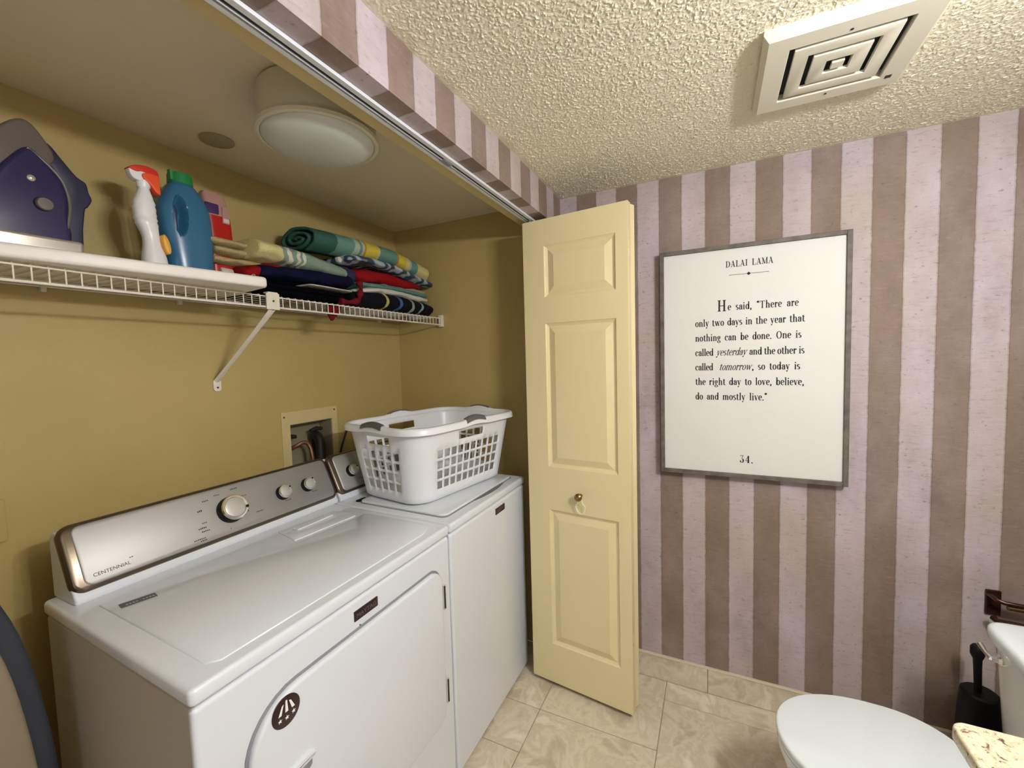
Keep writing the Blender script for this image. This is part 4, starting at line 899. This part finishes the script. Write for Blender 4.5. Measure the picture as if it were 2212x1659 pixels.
for i,(s,a,b,z) in enumerate(LN):
    if i==0:
        bm=line("H",a,a-.036,z-.002,.060); texts.append(bm); texts.append(line("e said, \u201cThere are",a-.037,b,z,SZ))
    elif i==3:
        texts+= [line("called",-.575,-.642,z,SZ),line("yesterday",-.651,-.757,z,SZ*1.02,italic=.28,W=.11),line("and the other is",-.767,b,z,SZ)]
    elif i==4:
        texts+= [line("called",-.575,-.641,z,SZ),line("tomorrow",-.661,-.774,z,SZ*1.02,italic=.28,W=.11),line(", so today is",-.776,b,z,SZ)]
    else: texts.append(line(s,a,b,z,SZ))
for bm in texts: obj('lettering',bm,'ink',t,smooth=False)
obj('title_lettering',line("DALAI LAMA",-.684,-.845,1.783,.033,W=.15),'ink',t,smooth=False)
obj('page_number',line("34.",-.736,-.783,1.015,.040,xs=.8),'ink',t,smooth=False)
bm=bmn(); 
for P in ([(-.697,1.7515),(-.832,1.7515),(-.832,1.7530),(-.697,1.7530)],[(-.7570,1.7523),(-.7640,1.7455),(-.7710,1.7523),(-.7640,1.7590)]): bm.faces.new([bm.verts.new((-.0330,a,b)) for a,b in P])
obj('divider_line',bm,'ink',t,smooth=False)
# ---------------------------------------------------------------- toilet
TX=-.600
t=thing('toilet','white toilet with closed lid beside the striped wall','toilet',(TX,-1.15,0))
def egg(cx,cy,rx,rf,rb,n=56):
    P=[]
    for k in range(n):
        a=2*PI*k/n; s=math.sin(a); c=math.cos(a); P.append((cx+rx*math.copysign(abs(c)**.92,c),cy+(rf if s>0 else rb)*math.copysign(abs(s)**(1 if s>0 else .72),s)))
    return P
bm=bmn(); R=[]
for z,rx,rf,rb,cy in ((0,.105,.12,.22,-1.10),(.03,.10,.115,.22,-1.10),(.12,.10,.12,.22,-1.09),(.20,.125,.16,.21,-1.07),(.28,.160,.205,.20,-1.05),(.34,.180,.230,.20,-1.045),(.375,.186,.236,.20,-1.04),(.388,.184,.234,.20,-1.04)):
    R.append([(x,y,z) for x,y in egg(TX,cy,rx,rf,rb)])
rings(bm,R); obj('bowl',bm,'toilet',t,sharp=60)
bm=bmn(); puff(bm,egg(TX,-1.04,.186,.236,.205),'z',.397,.0085,.006,3); obj('seat',bm,'toilet',t)
bm=bmn(); puff(bm,egg(TX,-1.04,.189,.240,.205),'z',.4135,.0085,.007,4); obj('lid',bm,'toilet',t,sharp=60)
bm=bmn(); box(bm,TX-.12,TX+.12,-1.44,-1.22,.20,.388); obj('rear_deck',bm,'toilet',t,bevel=.03,seg=4)
bm=bmn(); loft(bm,[(.388,TX,-1.40,.175,.075),(.40,TX,-1.40,.185,.083),(.55,TX,-1.398,.195,.090),(.685,TX,-1.395,.200,.095)],7,64); obj('tank',bm,'tank',t,sharp=60)
bm=bmn(); loft(bm,[(.685,TX,-1.395,.208,.103),(.690,TX,-1.395,.214,.109),(.712,TX,-1.395,.214,.109),(.719,TX,-1.395,.209,.104),(.7205,TX,-1.395,.203,.098)],7,64); obj('tank_lid',bm,'toilet',t,sharp=60)
bm=bmn(); lathe(bm,[(.016,0),(.015,.006),(.008,.010),(.007,.022)],(-.455,-1.305,.650),'y',20); tube(bm,[(-.455,-1.285,.650),(-.440,-1.281,.654),(-.418,-1.278,.664)],[.006,.005,.007],8); obj('flush_lever',bm,'chrome',t)
# toilet brush in the corner
t=thing('toilet_brush','black toilet brush in its holder on the floor behind the toilet','toilet brush',(-.12,-1.41,0))
bm=bmn(); loft(bm,[(0,-.12,-1.41,.058,.058),(.006,-.12,-1.41,.062,.062),(.30,-.12,-1.41,.050,.050),(.345,-.12,-1.41,.046,.046),(.35,-.12,-1.41,.040,.040)],2,32); obj('holder',bm,'blackp',t)
bm=bmn(); tube(bm,[(-.12,-1.405,.34),(-.12,-1.402,.42),(-.12,-1.401,.455),(-.12,-1.40,.470),(-.12,-1.40,.492),(-.12,-1.40,.500)],[.009,.010,.011,.017,.017,.012],12); obj('handle',bm,'blackp',t)
# paper holder
t=thing('paper_holder','dark bronze toilet paper holder on the wall behind the toilet tank','paper holder',(0,-1.50,.57))
bm=bmn(); box(bm,-.010,-.0005,-1.500,-1.462,.555,.640); obj('mount',bm,'bronze',t,bevel=.004)
bm=bmn(); tube(bm,[(-.005,-1.468,.625),(-.035,-1.468,.628),(-.055,-1.470,.628),(-.062,-1.482,.626),(-.062,-1.585,.622)],.0065,10); obj('arm',bm,'bronze',t)
bm=bmn(); tube(bm,[(-.062,-1.49,.612),(-.062,-1.59,.609)],.0075,12); obj('bar',bm,'brass',t)
bm=bmn(); tube(bm,[(-.045,-1.466,.565),(-.062,-1.470,.560),(-.064,-1.59,.556)],.010,10); obj('lower_arm',bm,'bronze',t)
# ---------------------------------------------------------------- vanity
t=thing('vanity','granite topped vanity at the bottom right corner in front of the toilet','vanity',(-1.4,-1.3,0))
bm=bmn(); puff(bm,rrect(-2.10,-.952,-1.598,-1.014,(.005,.022,.005,.005),5),'z',.786,.014,.006,3); obj('countertop',bm,'granite',t)
obj('cabinet',bx(-2.08,-.975,-1.598,-1.04,0,.7725),'door',t,bevel=.003)
# ---------------------------------------------------------------- board leaning left of the dryer
bm=bmn()
yb_=.62
t=thing('ironing_board','beige padded board with dark grey rim leaning upright left of the dryer','ironing board',(-1.72,yb_,0))
def bo(s): return [(-1.803+s*a,b+.045) for a,b in ((-.225,.02),(-.225,.60),(-.205,.80),(-.16,1.0),(-.09,1.13),(0,1.17),(.09,1.13),(.150,1.02),(.196,.88),(.222,.70),(.236,.50),(.240,.30),(.240,.02))]
P=spline(bo(1),4); P=[p for p in P if p[1]>=.015]
bm=bmn(); puff(bm,P,'y',yb_,.018,.012,3); obj('rim_band',bm,'iband',t,sharp=60)
P2=[(-1.803+(a+1.803)*.875,.03+(b-.03)*.955) for a,b in P]
bm=bmn(); puff(bm,P2,'y',yb_-.018,.012,.010,3); obj('padded_cover',bm,'iboard',t,sharp=60)
